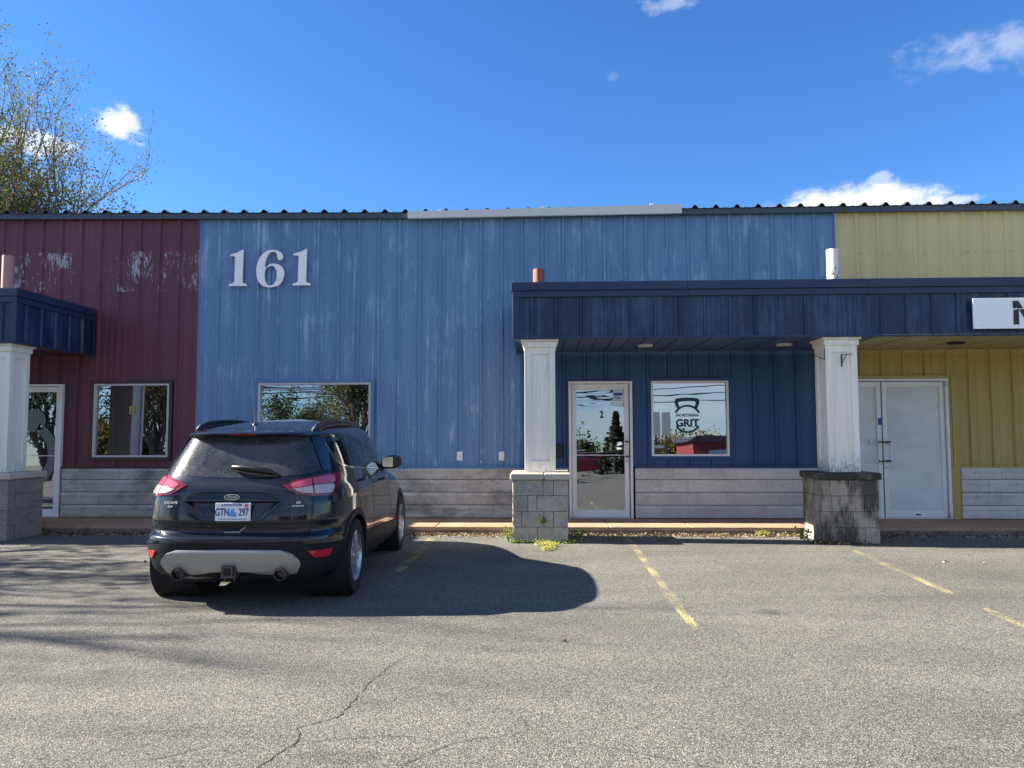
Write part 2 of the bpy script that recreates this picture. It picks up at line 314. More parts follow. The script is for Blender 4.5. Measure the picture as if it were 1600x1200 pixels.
class MB:
    def __init__(s): s.v = []; s.f = []
    def box(s, a, b, ch=0.0):
        x0, y0, z0 = a; x1, y1, z1 = b; i = len(s.v)
        if ch <= 0:
            s.v += [(x0, y0, z0), (x1, y0, z0), (x1, y1, z0), (x0, y1, z0), (x0, y0, z1), (x1, y0, z1), (x1, y1, z1), (x0, y1, z1)]
            s.f += [tuple(i+k for k in q) for q in ((0, 3, 2, 1), (4, 5, 6, 7), (0, 1, 5, 4), (1, 2, 6, 5), (2, 3, 7, 6), (3, 0, 4, 7))]
        else:   # chamfered box through bmesh
            bm = bmesh.new(); bmesh.ops.create_cube(bm, size=1.0)
            for v in bm.verts: v.co = Vector(((x0+x1)/2+v.co.x*(x1-x0), (y0+y1)/2+v.co.y*(y1-y0), (z0+z1)/2+v.co.z*(z1-z0)))
            bmesh.ops.bevel(bm, geom=list(bm.edges), offset=ch, segments=1, affect='EDGES', profile=0.5)
            bm.verts.index_update()
            s.v += [tuple(v.co) for v in bm.verts]; s.f += [tuple(i+v.index for v in f.verts) for f in bm.faces]; bm.free()
        return s
    def tube(s, pts, r, n=8, cap=True):
        i0 = len(s.v); pts = [Vector(p) for p in pts]; rs = r if isinstance(r, (list, tuple)) else [r]*len(pts)
        up = None
        for k, p in enumerate(pts):
            d = (pts[min(k+1, len(pts)-1)]-pts[max(k-1, 0)]).normalized()
            if up is None: up = Vector((0, 0, 1)) if abs(d.z) < 0.9 else Vector((1, 0, 0))
            a = d.cross(up)
            if a.length < 1e-4: a = d.cross(Vector((0, 1, 0)))
            a.normalize(); b = a.cross(d).normalized(); up = b
            for q in range(n):
                t = 2*PI*q/n; s.v.append(tuple(p+(a*math.cos(t)+b*math.sin(t))*rs[k]))
        for k in range(len(pts)-1):
            for q in range(n):
                a = i0+k*n+q; b = i0+k*n+(q+1) % n; s.f.append((a, b, b+n, a+n))
        if cap:
            s.f.append(tuple(i0+q for q in reversed(range(n)))); s.f.append(tuple(i0+(len(pts)-1)*n+q for q in range(n)))
        return s
    def lathe(s, prof, c, axis='x', n=32, closed=False):
        """prof: list of (radius, along)."""
        i0 = len(s.v)
        for (r, a) in prof:
            for q in range(n):
                t = 2*PI*q/n; u, v = r*math.cos(t), r*math.sin(t)
                s.v.append((c[0]+a, c[1]+u, c[2]+v) if axis == 'x' else ((c[0]+u, c[1]+a, c[2]+v) if axis == 'y' else (c[0]+u, c[1]+v, c[2]+a)))
        m_ = len(prof)
        for k in range(m_-1 + (1 if closed else 0)):
            for q in range(n):
                a = i0+k*n+q; b = i0+k*n+(q+1) % n; c2 = i0+((k+1) % m_)*n+(q+1) % n; d = i0+((k+1) % m_)*n+q
                s.f.append((a, b, c2, d))
        return s
    def prism(s, poly, y0, y1):
        """poly in (x, z), extruded along y"""
        i = len(s.v); n = len(poly)
        s.v += [(x, y0, z) for x, z in poly]+[(x, y1, z) for x, z in poly]
        s.f.append(tuple(i+k for k in range(n))); s.f.append(tuple(i+n+k for k in reversed(range(n))))
        for k in range(n): s.f.append((i+k, i+n+k, i+n+(k+1) % n, i+(k+1) % n))
        return s
    def build(s, name, material, parent=None, smooth=False, sharp=None):
        return me(name, s.v, s.f, material, parent, smooth, sharp=sharp)
def box(name, a, b, material, parent=None, ch=0.0): return MB().box(a, b, ch).build(name, material, parent)
def fixn(o):
    bm = bmesh.new(); bm.from_mesh(o.data); bmesh.ops.recalc_face_normals(bm, faces=bm.faces); bm.to_mesh(o.data); bm.free(); return o
def catmull(pts, n=5, closed=True):
    out = []; m_ = len(pts)
    for i in range(m_ if closed else m_-1):
        p0, p1, p2, p3 = (pts[(i-1) % m_], pts[i], pts[(i+1) % m_], pts[(i+2) % m_]) if closed else (pts[max(i-1, 0)], pts[i], pts[i+1], pts[min(i+2, m_-1)])
        for k in range(n):
            t = k/n
            out.append(tuple(0.5*((2*p1[j])+(-p0[j]+p2[j])*t+(2*p0[j]-5*p1[j]+4*p2[j]-p3[j])*t*t+(-p0[j]+3*p1[j]-3*p2[j]+p3[j])*t**3) for j in (0, 1)))
    if not closed: out.append(tuple(pts[-1]))
    return out
def shape(name, polys, depth, material, parent=None, loc=(0, 0, 0), rot=(PI/2, 0, 0), bevel=0.0):
    """flat shape with holes (list of closed polygons in x, z), given depth; stands upright facing -y"""
    cu = bpy.data.curves.new(name, 'CURVE'); cu.dimensions = '2D'; cu.fill_mode = 'BOTH'; cu.extrude = depth/2; cu.bevel_depth = bevel
    for p in polys:
        sp = cu.splines.new('POLY'); sp.points.add(len(p)-1); sp.use_cyclic_u = True
        for i, (x, z) in enumerate(p): sp.points[i].co = (x, z, 0, 1)
    return curve_mesh(name, cu, material, parent, loc, rot)
def curve_mesh(name, cu, material, parent, loc, rot):
    tmp = bpy.data.objects.new('tmp', cu); COL.objects.link(tmp)
    dg = bpy.context.evaluated_depsgraph_get(); dg.update()
    k = bpy.data.meshes.new_from_object(tmp.evaluated_get(dg)); k.name = name
    bpy.data.objects.remove(tmp)
    k.materials.clear(); k.materials.append(material)
    o = link(name, k, parent); o.location = loc; o.rotation_euler = rot; return o
def text(name, body, size, material, parent=None, loc=(0, 0, 0), rot=(PI/2, 0, 0), depth=0.002, sx=1.0, bold=0.0, space=1.0, shear=0.0, align='CENTER'):
    cu = bpy.data.curves.new(name, 'FONT'); cu.body = body; cu.size = size; cu.extrude = depth/2; cu.offset = bold
    cu.align_x = align; cu.align_y = 'CENTER'; cu.space_character = space; cu.shear = shear; cu.resolution_u = 3
    o = curve_mesh(name, cu, material, parent, loc, rot); o.scale = (sx, 1, 1); return o
def ring(cx, cz, r, n=48, a0=0, a1=2*PI):
    return [(cx+r*math.cos(a0+(a1-a0)*k/n), cz+r*math.sin(a0+(a1-a0)*k/n)) for k in range(n)]
def arcband(cx, cz, r0, r1, a0, a1, n=24):
    a = [a0+(a1-a0)*k/n for k in range(n+1)]
    return [(cx+r1*math.cos(t), cz+r1*math.sin(t)) for t in a]+[(cx+r0*math.cos(t), cz+r0*math.sin(t)) for t in reversed(a)]

# ---------------------------------------------------------------- ground
g = me('asphalt_ground', [(-150, -150, 0), (150, -150, 0), (150, 150, 0), (-150, 150, 0)], [(0, 1, 2, 3)], M['asphalt']); tag(g, kind='structure')
def crack(pts, w0, seed):
    rr = random.Random(seed); P = []
    for a, b in zip(pts, pts[1:]):
        n_ = max(2, int(math.dist(a, b)/0.035))
        for k in range(n_):
            t = k/n_; P.append((a[0]+(b[0]-a[0])*t+rr.uniform(-.009, .009), a[1]+(b[1]-a[1])*t+rr.uniform(-.009, .009)))
    P.append(pts[-1]); v = []; f = []
    for k, p in enumerate(P):
        a = P[max(k-1, 0)]; b = P[min(k+1, len(P)-1)]; dx, dy = b[0]-a[0], b[1]-a[1]; l_ = math.hypot(dx, dy) or 1
        ww = w0*.72*rr.uniform(.3, 1.1)*min(1, (k+.3)/4, (len(P)-k)/4)/2
        v += [(p[0]-dy/l_*ww, p[1]+dx/l_*ww, 0.003), (p[0]+dy/l_*ww, p[1]-dx/l_*ww, 0.003)]
        if k: f.append((2*k-2, 2*k-1, 2*k+1, 2*k))
    tag(fixn(me('pavement_crack', v, f, M['crack'])), kind='structure')
crack([(-0.928, 5.208), (-1.0, 4.95), (-1.039, 4.732), (-1.066, 4.444), (-1.083, 4.096), (-1.175, 4.003), (-1.254, 3.94), (-1.2, 3.8), (-1.213, 3.717), (-1.25, 3.6), (-1.29, 3.469), (-1.4, 3.2), (-1.62, 2.9)], .012, 1)
crack([(-0.164, 3.832), (-0.3, 3.85), (-0.467, 3.759), (-0.55, 3.62), (-0.623, 3.55), (-0.70, 3.3)], .008, 2)
crack([(-0.467, 3.759), (-0.62, 3.84), (-0.826, 3.848), (-1.0, 3.80), (-1.213, 3.717)], .006, 3)
crack([(-1.58, 3.83), (-1.62, 3.70), (-1.72, 3.58), (-1.9, 3.5)], .008, 4)
crack([(0.02, 3.80), (-0.08, 3.86), (-0.164, 3.832)], .006, 5)
crack([(0.0, 3.86), (0.4, 3.70), (0.8, 3.52)], .006, 9)
crack([(2.4, 7.23), (3.2, 7.20), (4.3, 7.196), (6.2, 7.16)], .012, 6)
crack([(-1.25, 3.9), (-1.45, 3.97), (-1.7, 3.93), (-2.1, 3.82)], .005, 7)
crack([(-0.5, 8.1), (0.6, 8.25), (1.9, 8.2), (2.9, 8.4)], .004, 8)
def stripe(pts, w_, m, z=0.004):
    v = []; f = []
    rr = random.Random(int(pts[0][0]*100)); q = []
    for a, b in zip(pts, pts[1:]):
        n_ = int(math.dist(a, b)/.05)
        q += [(a[0]+(b[0]-a[0])*k/n_, a[1]+(b[1]-a[1])*k/n_) for k in range(n_)]
    pts = q+[pts[-1]]
    for k, p in enumerate(pts):
        t = min(1, (k+1)/4, (len(pts)-k)/4)
        v += [(p[0]-w_/2*t+rr.uniform(-.007, .007), p[1], z), (p[0]+w_/2*t+rr.uniform(-.007, .007), p[1], z)]
    for k in range(1, len(pts)): f.append((2*k-2, 2*k-1, 2*k+1, 2*k))
    tag(me('painted_parking_line', v, f, m), kind='structure')
stripe([(1.135, 5.95), (1.15, 8), (1.175, 11.15)], .08, M['line'])
stripe([(3.735, 7.3), (3.79, 8.2), (3.90, 10.0)], .09, M['line'])
stripe([(3.61, 4.9), (3.665, 6.16), (3.70, 6.75)], .09, M['line'])
stripe([(-1.575, 8.3), (-1.60, 11.1)], .11, M['line_faint'])

# ---------------------------------------------------------------- walkway (slabs) with a kerb face
walk = empty('walkway'); tag(walk, kind='structure')
edges = [-14, -11.5, -9.3, -6.9, -4.2, -1.62, 0.95, 2.15, 4.3, 6.15, 8.4, 11.5]
for a, b in zip(edges, edges[1:]):
    MB().box((a+.004, 11.44, 0.0), (b-.004, 12.66, 0.115), 0.008).build('slab', M['walk'], walk)
box('kerb_face', (-14, 11.425, 0), (11.5, 11.437, 0.072), M['kerb'], walk)

# ---------------------------------------------------------------- the building
bld = empty('commercial_building', (-0.5, 12.6, 0))
tag(bld, 'long low commercial building clad in maroon, blue and mustard ribbed metal', 'building')
B0 = (-0.5, 12.6, 0)
def bpart(name, label=None):
    o = bpy.data.objects.new(name, None); COL.objects.link(o); o.empty_display_size = 0.2
    o.parent = bld; o.location = tuple(-k for k in B0)
    if label: o['label'] = label
    return o
RIB = 0.3414; X0 = -5.816; YW = 12.6; ZS = 0.945; ZT = 5.10
def ztop(x): return 5.115 + (max(0, -2.25-x)*0.012)
OPEN = [(-8.76, -8.09, 0.1, 2.35), (-7.56, -6.24, 1.09, 2.35), (-4.77, -2.845, 1.09, 2.35), (0.41, 1.436, 0.1, 2.335), (1.725, 3.0, 1.10, 2.35), (4.40, 6.50, 0.1, 2.38)]
def wall_sheet(xa, xb, material, parent, zb=ZS):
    pts = []
    k0 = int(math.floor((xa-X0)/RIB))-1
    for k in range(k0, k0+int((xb-xa)/RIB)+4):
        r = X0+k*RIB
        pts += [(r-.034, 0), (r-.013, .040), (r+.013, .040), (r+.034, 0)]
        for q in (1/3, 2/3):
            c = r+RIB*q; pts += [(c-.016, 0), (c-.009, .005), (c+.009, .005), (c+.016, 0)]
    xs = [p for p in pts if xa < p[0] < xb]
    def hgt(x):
        for (a, ha), (b, hb) in zip(pts, pts[1:]):
            if a <= x <= b: return ha+(hb-ha)*(x-a)/(b-a)
        return 0
    cut = {xa, xb}
    for (a, b, c, d) in OPEN:
        for q in (a, b):
            if xa < q < xb: cut.add(q)
    P = sorted([(x, hgt(x)) for x in cut]+xs)
    v = []; f = []
    for (a, ha), (b, hb) in zip(P, P[1:]):
        mid = (a+b)/2; iv = [(zb, None)]
        segs = [(zb, ztop(mid))]
        for (oa, ob, oc, od) in OPEN:
            if oa < mid < ob:
                ns = []
                for (s0, s1) in segs:
                    if oc > s0: ns.append((s0, min(s1, oc)))
                    if od < s1: ns.append((max(s0, od), s1))
                segs = [q for q in ns if q[1]-q[0] > 1e-4]
        for (s0, s1) in segs:
            i = len(v); v += [(a, YW-ha, s0), (b, YW-hb, s0), (b, YW-hb, s1), (a, YW-ha, s1)]; f.append((i, i+1, i+2, i+3))
    return me('wall_sheet', v, f, material, parent)
def wall(name, label, xa, xb, material, step=3):
    w_ = bpart(name, label); k = 0; x = xa
    while x < xb-.05:
        # laps are seen every three ribs
        nx = X0+(math.floor((x-X0)/RIB+1e-3)+step)*RIB-.033
        if nx-x < .5: nx += step*RIB
        nx = min(nx, xb)
        if xb-nx < .2: nx = xb
        o = wall_sheet(x, nx, material, w_); o.location.y = 0.0015*(k % 2); k += 1; x = nx
    return w_
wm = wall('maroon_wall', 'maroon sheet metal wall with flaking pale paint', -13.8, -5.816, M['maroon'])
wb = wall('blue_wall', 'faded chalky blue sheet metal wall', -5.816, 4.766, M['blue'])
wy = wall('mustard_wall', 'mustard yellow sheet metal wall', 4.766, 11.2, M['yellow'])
def screws(x0, x1, rows, parent, skip):
    b = MB(); rr = random.Random(3)
    k = math.ceil((x0-X0)/RIB)
    while X0+k*RIB < x1:
        x = X0+k*RIB
        for z in rows:
            for dx in (0, .075, .2):
                if rr.random() < .25: continue
                xx, zz = x+dx+rr.uniform(-.01, .01), z+rr.uniform(-.012, .012)
                if any(a-.05 < xx < b_+.05 and c-.05 < zz < d+.05 for (a, b_, c, d) in OPEN): continue
                yy = 12.56 if dx == 0 else 12.598
                b.box((xx-.006, yy-.004, zz-.006), (xx+.006, yy, zz+.006))
        k += 1
    o = b.build('screw', M['roofmetal'], parent); o['kind'] = 'stuff'
screws(-13.5, -5.9, (1.0, 2.5, 3.2, 3.9, 4.5), wm, None)
screws(-5.75, 4.7, (0.985, 2.48, 3.18, 4.18, 4.45), wb, None)
screws(4.8, 11, (0.985, 3.3, 4.4), wy, None)
# flashings
box('corner_flashing', (-5.846, 12.555, .945), (-5.800, 12.598, 5.12), M['maroon'], wm)
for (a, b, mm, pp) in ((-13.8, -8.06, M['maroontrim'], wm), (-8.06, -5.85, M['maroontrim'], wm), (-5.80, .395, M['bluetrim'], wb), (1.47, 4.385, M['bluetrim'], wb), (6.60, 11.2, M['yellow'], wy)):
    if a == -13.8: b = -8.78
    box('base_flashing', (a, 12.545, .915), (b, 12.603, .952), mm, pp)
# roof edge: trim board, ribbed roof sheets behind it
def eave_trim(a, b, name='eave_trim'):
    za, zb = ztop(a), ztop(b); y0, y1 = 12.50, 12.56
    v = [(a, y0, za-.045), (b, y0, zb-.045), (b, y0, zb+.045), (a, y0, za+.045), (a, y1, za-.045), (b, y1, zb-.045), (b, y1, zb+.045), (a, y1, za+.045)]
    f = [(0, 1, 2, 3), (5, 4, 7, 6), (0, 4, 5, 1), (3, 2, 6, 7), (0, 3, 7, 4), (1, 5, 6, 2)]
    return me(name, v, f, M['eave'], bld_roof)
bld_roof = bpart('roof')
cuts = [-13.8, -10.8, -7.3, -4.2, -2.25, 0.6, 2.27, 4.9, 7.9, 11.2]
for a, b in zip(cuts, cuts[1:]): eave_trim(a, b-.004)
for k in range(-23, 50, 3):
    x = X0+k*RIB+.11; v = []; f = []; n_ = 0
    prof = []
    for j in range(3):
        r = x+j*RIB; prof += [(r-.055, 0), (r-.018, .052), (r+.018, .052), (r+.055, 0)]
        prof += [(r+.12, .0), (r+.135, .005), (r+.16, .005), (r+.175, 0), (r+.24, 0), (r+.255, .005), (r+.28, .005), (r+.295, 0)]
    for px_, h in prof:
        zz = ztop(px_)+.052+h; v += [(px_, 12.485, zz), (px_, 21.0, zz+.35), (px_, 12.485, zz-.012)]
    for j in range(len(prof)-1):
        a = 3*j; f += [(a, a+3, a+4, a+1), (a+2, a+5, a+3, a)]
    me('roof_sheet', v, f, M['roofmetal'], bld_roof)
# pale flashing bolted over part of the roof edge
v = [(-2.245, 12.44, 5.052), (2.265, 12.44, 5.074), (2.265, 12.44, 5.222), (-2.245, 12.44, 5.165), (-2.245, 12.50, 5.052), (2.265, 12.50, 5.074), (2.265, 12.50, 5.222), (-2.245, 12.50, 5.165)]
me('roof_edge_flashing', v, [(0, 1, 2, 3), (5, 4, 7, 6), (0, 4, 5, 1), (3, 2, 6, 7), (0, 3, 7, 4), (1, 5, 6, 2)], M['galv'], bld_roof)['label'] = 'pale grey flashing strip along the roof edge'
for x in (-1.72, -0.02, 1.78):
    z = 5.17+(x+2.245)*.0126; MB().box((x-.03, 12.45, z), (x+.03, 12.49, z+.012)).box((x-.028, 12.465, z+.012), (x-.012, 12.48, z+.032)).box((x+.008, 12.465, z+.012), (x+.024, 12.48, z+.032)).build('flashing_clip', M['galv'], bld_roof)
# shell behind the cladding
sh = MB(); sh.box((-13.8, 20.9, 0), (11.2, 21.0, 5.3)); sh.box((-13.85, 12.62, 0), (-13.8, 21, 5.2)); sh.box((11.2, 12.62, 0), (11.25, 21, 5.2)); sh.box((-13.8, 12.64, 4.9), (11.2, 21, 4.95)); sh.box((-13.8, 12.7, 0.09), (11.2, 21, 0.11))
sh.build('shell', M['room'], bld)
bpy.data.objects['shell'].location = tuple(-k for k in B0)
# base course of long split-faced blocks
def block_meshes(n_, wdt, h, ledge=True, rough=.012, seed=0):
    out = []
    for s_ in range(n_):
        rr = random.Random(seed+s_); nx, nz = 6, 4; v = []; f = []
        for j in range(nz+1):
            for i in range(nx+1):
                x = wdt*i/nx; z = (h*(0, .22, .5, .76, 1.0)[j]) if nz == 4 else h*j/nz
                ed = (i in (0, nx)) or (j in (0, nz))
                y = -rr.uniform(.2, 1)*rough if not ed else -.001
                if j == nz-1 and ledge: y = -.016
                v.append((x+(0 if ed else rr.uniform(-.012, .012)), y, z+(0 if ed or j == nz-1 else rr.uniform(-.012, .012))))
        for j in range(nz):
            for i in range(nx):
                a = j*(nx+1)+i; f.append((a, a+1, a+nx+2, a+nx+1))
        k = len(v); v += [(0, .06, 0), (wdt, .06, 0), (wdt, .06, h), (0, .06, h)]
        bot = [i for i in range(nx+1)]; top = [nz*(nx+1)+i for i in range(nx+1)]
        lef = [j*(nx+1) for j in range(nz+1)]; rig = [j*(nx+1)+nx for j in range(nz+1)]
        f.append(tuple([k]+[k+1]+bot[::-1])); f.append(tuple([k+2, k+3]+top)); f.append(tuple([k+3, k]+lef)); f.append(tuple([k+1, k+2]+rig[::-1]))
        ms = bpy.data.meshes.new('block'); ms.from_pydata(v, [], f); ms.update(); out.append(ms)
    return out
rows = [(.128, .205), (.336, .203), (.542, .203), (.748, .178)]
BW = .415
def base_wall(name, label, xa, xb, material, seed):
    bw = bpart(name, label); box('backing', (xa, 12.59, .1), (xb, 12.61, .93), M['mortar'], bw)
    rr = random.Random(seed)
    for ri, (z, h) in enumerate(rows):
        ms = block_meshes(4, BW-.003, h-.007, seed=seed*10+ri)
        for m_ in ms: m_.materials.append(material)
        x = xa-(BW/2 if ri % 2 else 0)
        while x < xb-.02:
            a = max(x, xa); b = min(x+BW, xb)
            if b-a > .03:
                o = link('block', ms[rr.randrange(4)], bw); o.location = (a, 12.535+rr.uniform(-.003, .003), z); o.scale = ((b-a)/BW, 1, 1)
            x += BW
base_wall('block_base', 'weathered grey block base below the maroon wall', -13.8, -8.78, M['plank_dirty'], 1)
base_wall('block_base', 'weathered grey block base beside the maroon unit door', -8.03, -5.82, M['plank_dirty'], 2)
base_wall('block_base', 'stained grey block base behind the car', -5.80, .39, M['plank_dirty'], 3)
base_wall('block_base', 'clean pale block base under the logo window', 1.465, 4.38, M['plank'], 4)
base_wall('block_base', 'clean pale block base right of the double door', 6.605, 11.2, M['plank'], 5)

# ------- windows
def pane(xa, xb, za, zb, y, material, parent, tilt=R(0.95)):
    dy = math.tan(tilt)*(zb-za)/2
    return me('pane', [(xa, y-dy, za), (xb, y-dy, za), (xb, y+dy, zb), (xa, y+dy, zb)], [(0, 1, 2, 3)], material, parent)
def frame_rect(name, xa, xb, za, zb, w_, y0, y1, material, parent, wt=None, wbm=None):
    wt = wt or w_; wbm = wbm or w_; b = MB()
    b.box((xa, y0, za), (xa+w_, y1, zb), .004).box((xb-w_, y0, za), (xb, y1, zb), .004)
    b.box((xa+w_+.0005, y0+.0008, zb-wt), (xb-w_-.0005, y1, zb-.0005), .004).box((xa+w_+.0005, y0+.0008, za+.0005), (xb-w_-.0005, y1, za+wbm), .004)
    return b.build(name, material, parent)
def window(label, xa, xb, za, zb, fm, trim, glass, fw=.035):
    o = bpart('window', label)
    frame_rect('window_frame', xa, xb, za, zb, fw, 12.555, 12.64, fm, o)
    pane(xa+fw*.7, xb-fw*.7, za+fw*.7, zb-fw*.7, 12.605, glass, o)
    frame_rect('window_trim', xa-.055, xb+.055, za-.05, zb+.05, .052, 12.548, 12.63, trim, o)
    b = MB(); b.box((xa, 12.63, za-.02), (xa+.02, 12.80, zb+.02)).box((xb-.02, 12.63, za-.02), (xb, 12.8, zb+.02)); b.build('reveal', M['alu_grey'], o)
    return o
w1 = window('square window in the maroon wall with a gold letter on it', -7.545, -6.255, 1.105, 2.338, M['alu_grey'], M['maroontrim'], M['glass'])
w2 = window('wide window in the blue wall behind the car', -4.755, -2.86, 1.105, 2.338, M['alu_grey'], M['bluetrim'], M['glass'])
w3 = window('square window with kettlebell logo in the blue wall', 1.737, 2.988, 1.112, 2.338, M['alu'], M['bluetrim'], M['glass'])
def decal_y(z, zmid=1.72): return 12.60+math.tan(R(0.95))*(z-zmid)
# gold B on the first pane
text('letter_decal', 'B', .20, M['vinyl_gold'], w1, (-6.90, 12.597, 1.885), (PI/2-R(.95), 0, 0), .003, 1.0, .004)
# added dark sheet standing in for the pillar's dark reflection
box('dark_sheet', (-7.2, 12.9, .95), (-6.6, 12.93, 2.4), M['room'], w1)
# kettlebell logo
kc = (2.327, 1.715)
def kettle_handle():
    o = catmull([(2.165, 1.885), (2.135, 1.95), (2.13, 2.01), (2.16, 2.05), (2.33, 2.064), (2.49, 2.05), (2.52, 2.01), (2.515, 1.95), (2.485, 1.885)], 4, False)
    i = catmull([(2.44, 1.905), (2.465, 1.955), (2.465, 1.99), (2.44, 2.004), (2.33, 2.01), (2.21, 2.004), (2.185, 1.99), (2.185, 1.955), (2.21, 1.905)], 4, False)
    return o+i
lg = [arcband(kc[0], kc[1], .200, .232, R(28), R(152)), arcband(kc[0], kc[1], .195, .228, R(212), R(328))]
shape('logo_decal', lg, .002, M['vinyl_navy'], w3, (0, 12.5925, 0))
shape('logo_decal', [kettle_handle()], .002, M['vinyl_navy'], w3, (0, 12.5955, 0))
text('logo_lettering', 'GRIT', .165, M['vinyl_navy'], w3, (2.325, 12.594, 1.645), depth=.003, sx=1.02, bold=.006, space=1.02)
text('logo_lettering', 'NORTHERN', .062, M['vinyl_navy'], w3, (2.325, 12.594, 1.775), depth=.003, sx=1.02, bold=.001, space=1.06)

# ------- doors
def lever_pair(x, z0, z1, parent, side=1):
    b = MB()
    for z in (z0, z1): b.box((x-.035, 12.48, z-.014), (x+.035, 12.555, z+.014), .006)
    b.build('door_handle', M['black'], parent)
    MB().tube([(x-.03*side, 12.485, z0), (x-.03*side, 12.485, z1)], .011, 8).build('pull_bar', M['alu'], parent)
def glazed_door(label, xa, xb, za, zb, glass, stile=.075, hinge=-1, head=.085, foot=.115):
    o = bpart('door', label)
    frame_rect('door_leaf_frame', xa, xb, za, zb, stile, 12.575, 12.62, M['alu'], o, head, foot)
    pane(xa+stile*.8, xb-stile*.8, za+foot*.8, zb-head*.8, 12.60, glass, o)
    return o
dr = bpart('door_frame', 'white aluminium frame of the single door')
frame_rect('jamb', .40, 1.432, .118, 2.335, .042, 12.53, 12.64, M['alu'], dr, .04, .012)
d1 = glazed_door('white framed glass door marked with number two', .449, 1.376, .135, 2.288, M['glass_door'])
box('push_bar', (.525, 12.635, 1.123), (1.30, 12.65, 1.143), M['alu'], d1)
box('mid_bar', (.525, 12.568, 1.127), (1.30, 12.574, 1.139), M['alu'], d1)
lever_pair(1.328, 1.352, 1.112, d1)
MB().lathe([(.0, -.012), (.020, -.012), (.022, 0)], (1.345, 12.574, 1.028), 'y', 16).build('lock', M['alu_grey'], d1)
text('number_decal', '2', .155, M['vinyl_navy'], d1, (.94, 12.575, 1.79), depth=.003, sx=.72, bold=.006)
pc = box('payment_sticker', (1.125, 12.589, 2.02), (1.288, 12.592, 2.215), M['vinyl_white'], d1)
text('sticker_text', 'VISA', .052, M['vinyl_blue'], d1, (1.207, 12.587, 2.06), depth=.001, sx=1.0, bold=.001)
box('sticker_band', (1.135, 12.5875, 2.10), (1.278, 12.5888, 2.145), M['vinyl_blue'], d1)
box('sticker', (1.085, 12.589, 1.955), (1.288, 12.592, 2.005), mat('paper_white', (.7, .72, .75), .6), d1)
for z in (.17, 2.24):
    box('hinge', (.436, 12.50, z-.04), (.462, 12.572, z+.045), M['alu_grey'], d1, .004)
# left, partly hidden door with a round logo
dl = bpart('door_frame', 'white aluminium frame of the left door')
frame_rect('jamb', -9.14, -8.07, .118, 2.335, .042, 12.53, 12.64, M['alu'], dl, .04, .012)
d0 = glazed_door('glass door with a big round logo left of the maroon window', -9.09, -8.12, .135, 2.288, M['glass_door'])
shape('logo_decal', [arcband(-8.75, 1.15, .44, .60, R(-95), R(62)), ring(-8.56, 1.72, .19)], .003, M['vinyl_grey'], d0, (0, 12.585, 0))
box('mid_bar', (-9.03, 12.568, 1.127), (-8.19, 12.574, 1.139), M['alu'], d0)
# double door
df = bpart('door_frame', 'white frame of the double door')
frame_rect('jamb', 4.385, 6.452, .118, 2.352, .042, 12.53, 12.64, M['alu'], df, .04, .012)
for (a, b, lab, s_) in ((4.434, 5.408, 'left leaf of the white double door, half hidden by the pillar', 1), (5.428, 6.402, 'right leaf of the white double door', -1)):
    dd = glazed_door(lab, a, b, .135, 2.303, M['frost'], .068)
    box('mid_bar', (a+.06, 12.582, .972), (b-.06, 12.589, .980), M['alu'], dd)
    x = b-.035 if s_ == 1 else a+.05
    lever_pair(x, 1.335, 1.035, dd, s_)
    if s_ == -1:
        MB().lathe([(0, -.012), (.02, -.012), (.022, 0)], (a+.035, 12.574, .93), 'y', 16).build('lock', M['alu_grey'], dd)
        box('door_stop', (5.9, 12.565, .175), (5.97, 12.576, .195), M['black'], dd)
        for z in (.17, 2.25): box('hinge', (6.40, 12.50, z-.04), (6.428, 12.572, z+.045), M['alu_grey'], dd, .004)
    else:
        box('sticker', (5.352, 12.569, 1.61), (5.404, 12.574, 1.72), M['vinyl_blue'], dd)
        box('sticker', (5.21, 12.584, 1.28), (5.30, 12.588, 1.39), M['vinyl_white'], dd)
tr = bpart('door_trim', 'mustard flashing round the double door')
MB().box((6.455, 12.545, .118), (6.60, 12.63, 2.40)).box((4.62, 12.547, 2.355), (6.453, 12.63, 2.40)).build('flashing', M['yellow'], tr)
MB().box((6.50, 12.53, .945), (6.535, 12.544, 2.40)).build('flashing', M['yellow'], tr)

# ------- canopies
YF = 10.65; ZB = 2.81; ZC = 3.595
def fascia_sheet(p0, p1, material, parent, k0):
    """ribbed sheet between two plan points, ribs standing out to the left-hand side of the direction p1-p0 turned outwards"""
    d = Vector((p1[0]-p0[0], p1[1]-p0[1])); L_ = d.length; d.normalize(); nrm = Vector((d.y, -d.x))
    prof = [(0, 0)]
    r = .343
    q = .165
    while q+.03 < L_:
        prof += [(q-.026, 0), (q-.010, .026), (q+.010, .026), (q+.026, 0)]; q += r
    prof.append((L_, 0)); prof.sort()
    v = []; f = []
    for s_, h in prof:
        x = p0[0]+d.x*s_+nrm.x*h; y = p0[1]+d.y*s_+nrm.y*h; v += [(x, y, ZB+.012), (x, y, ZC-.19)]
    for k in range(len(prof)-1): f.append((2*k, 2*k+2, 2*k+3, 2*k+1))
    return me('fascia_panel', v, f, material, parent)
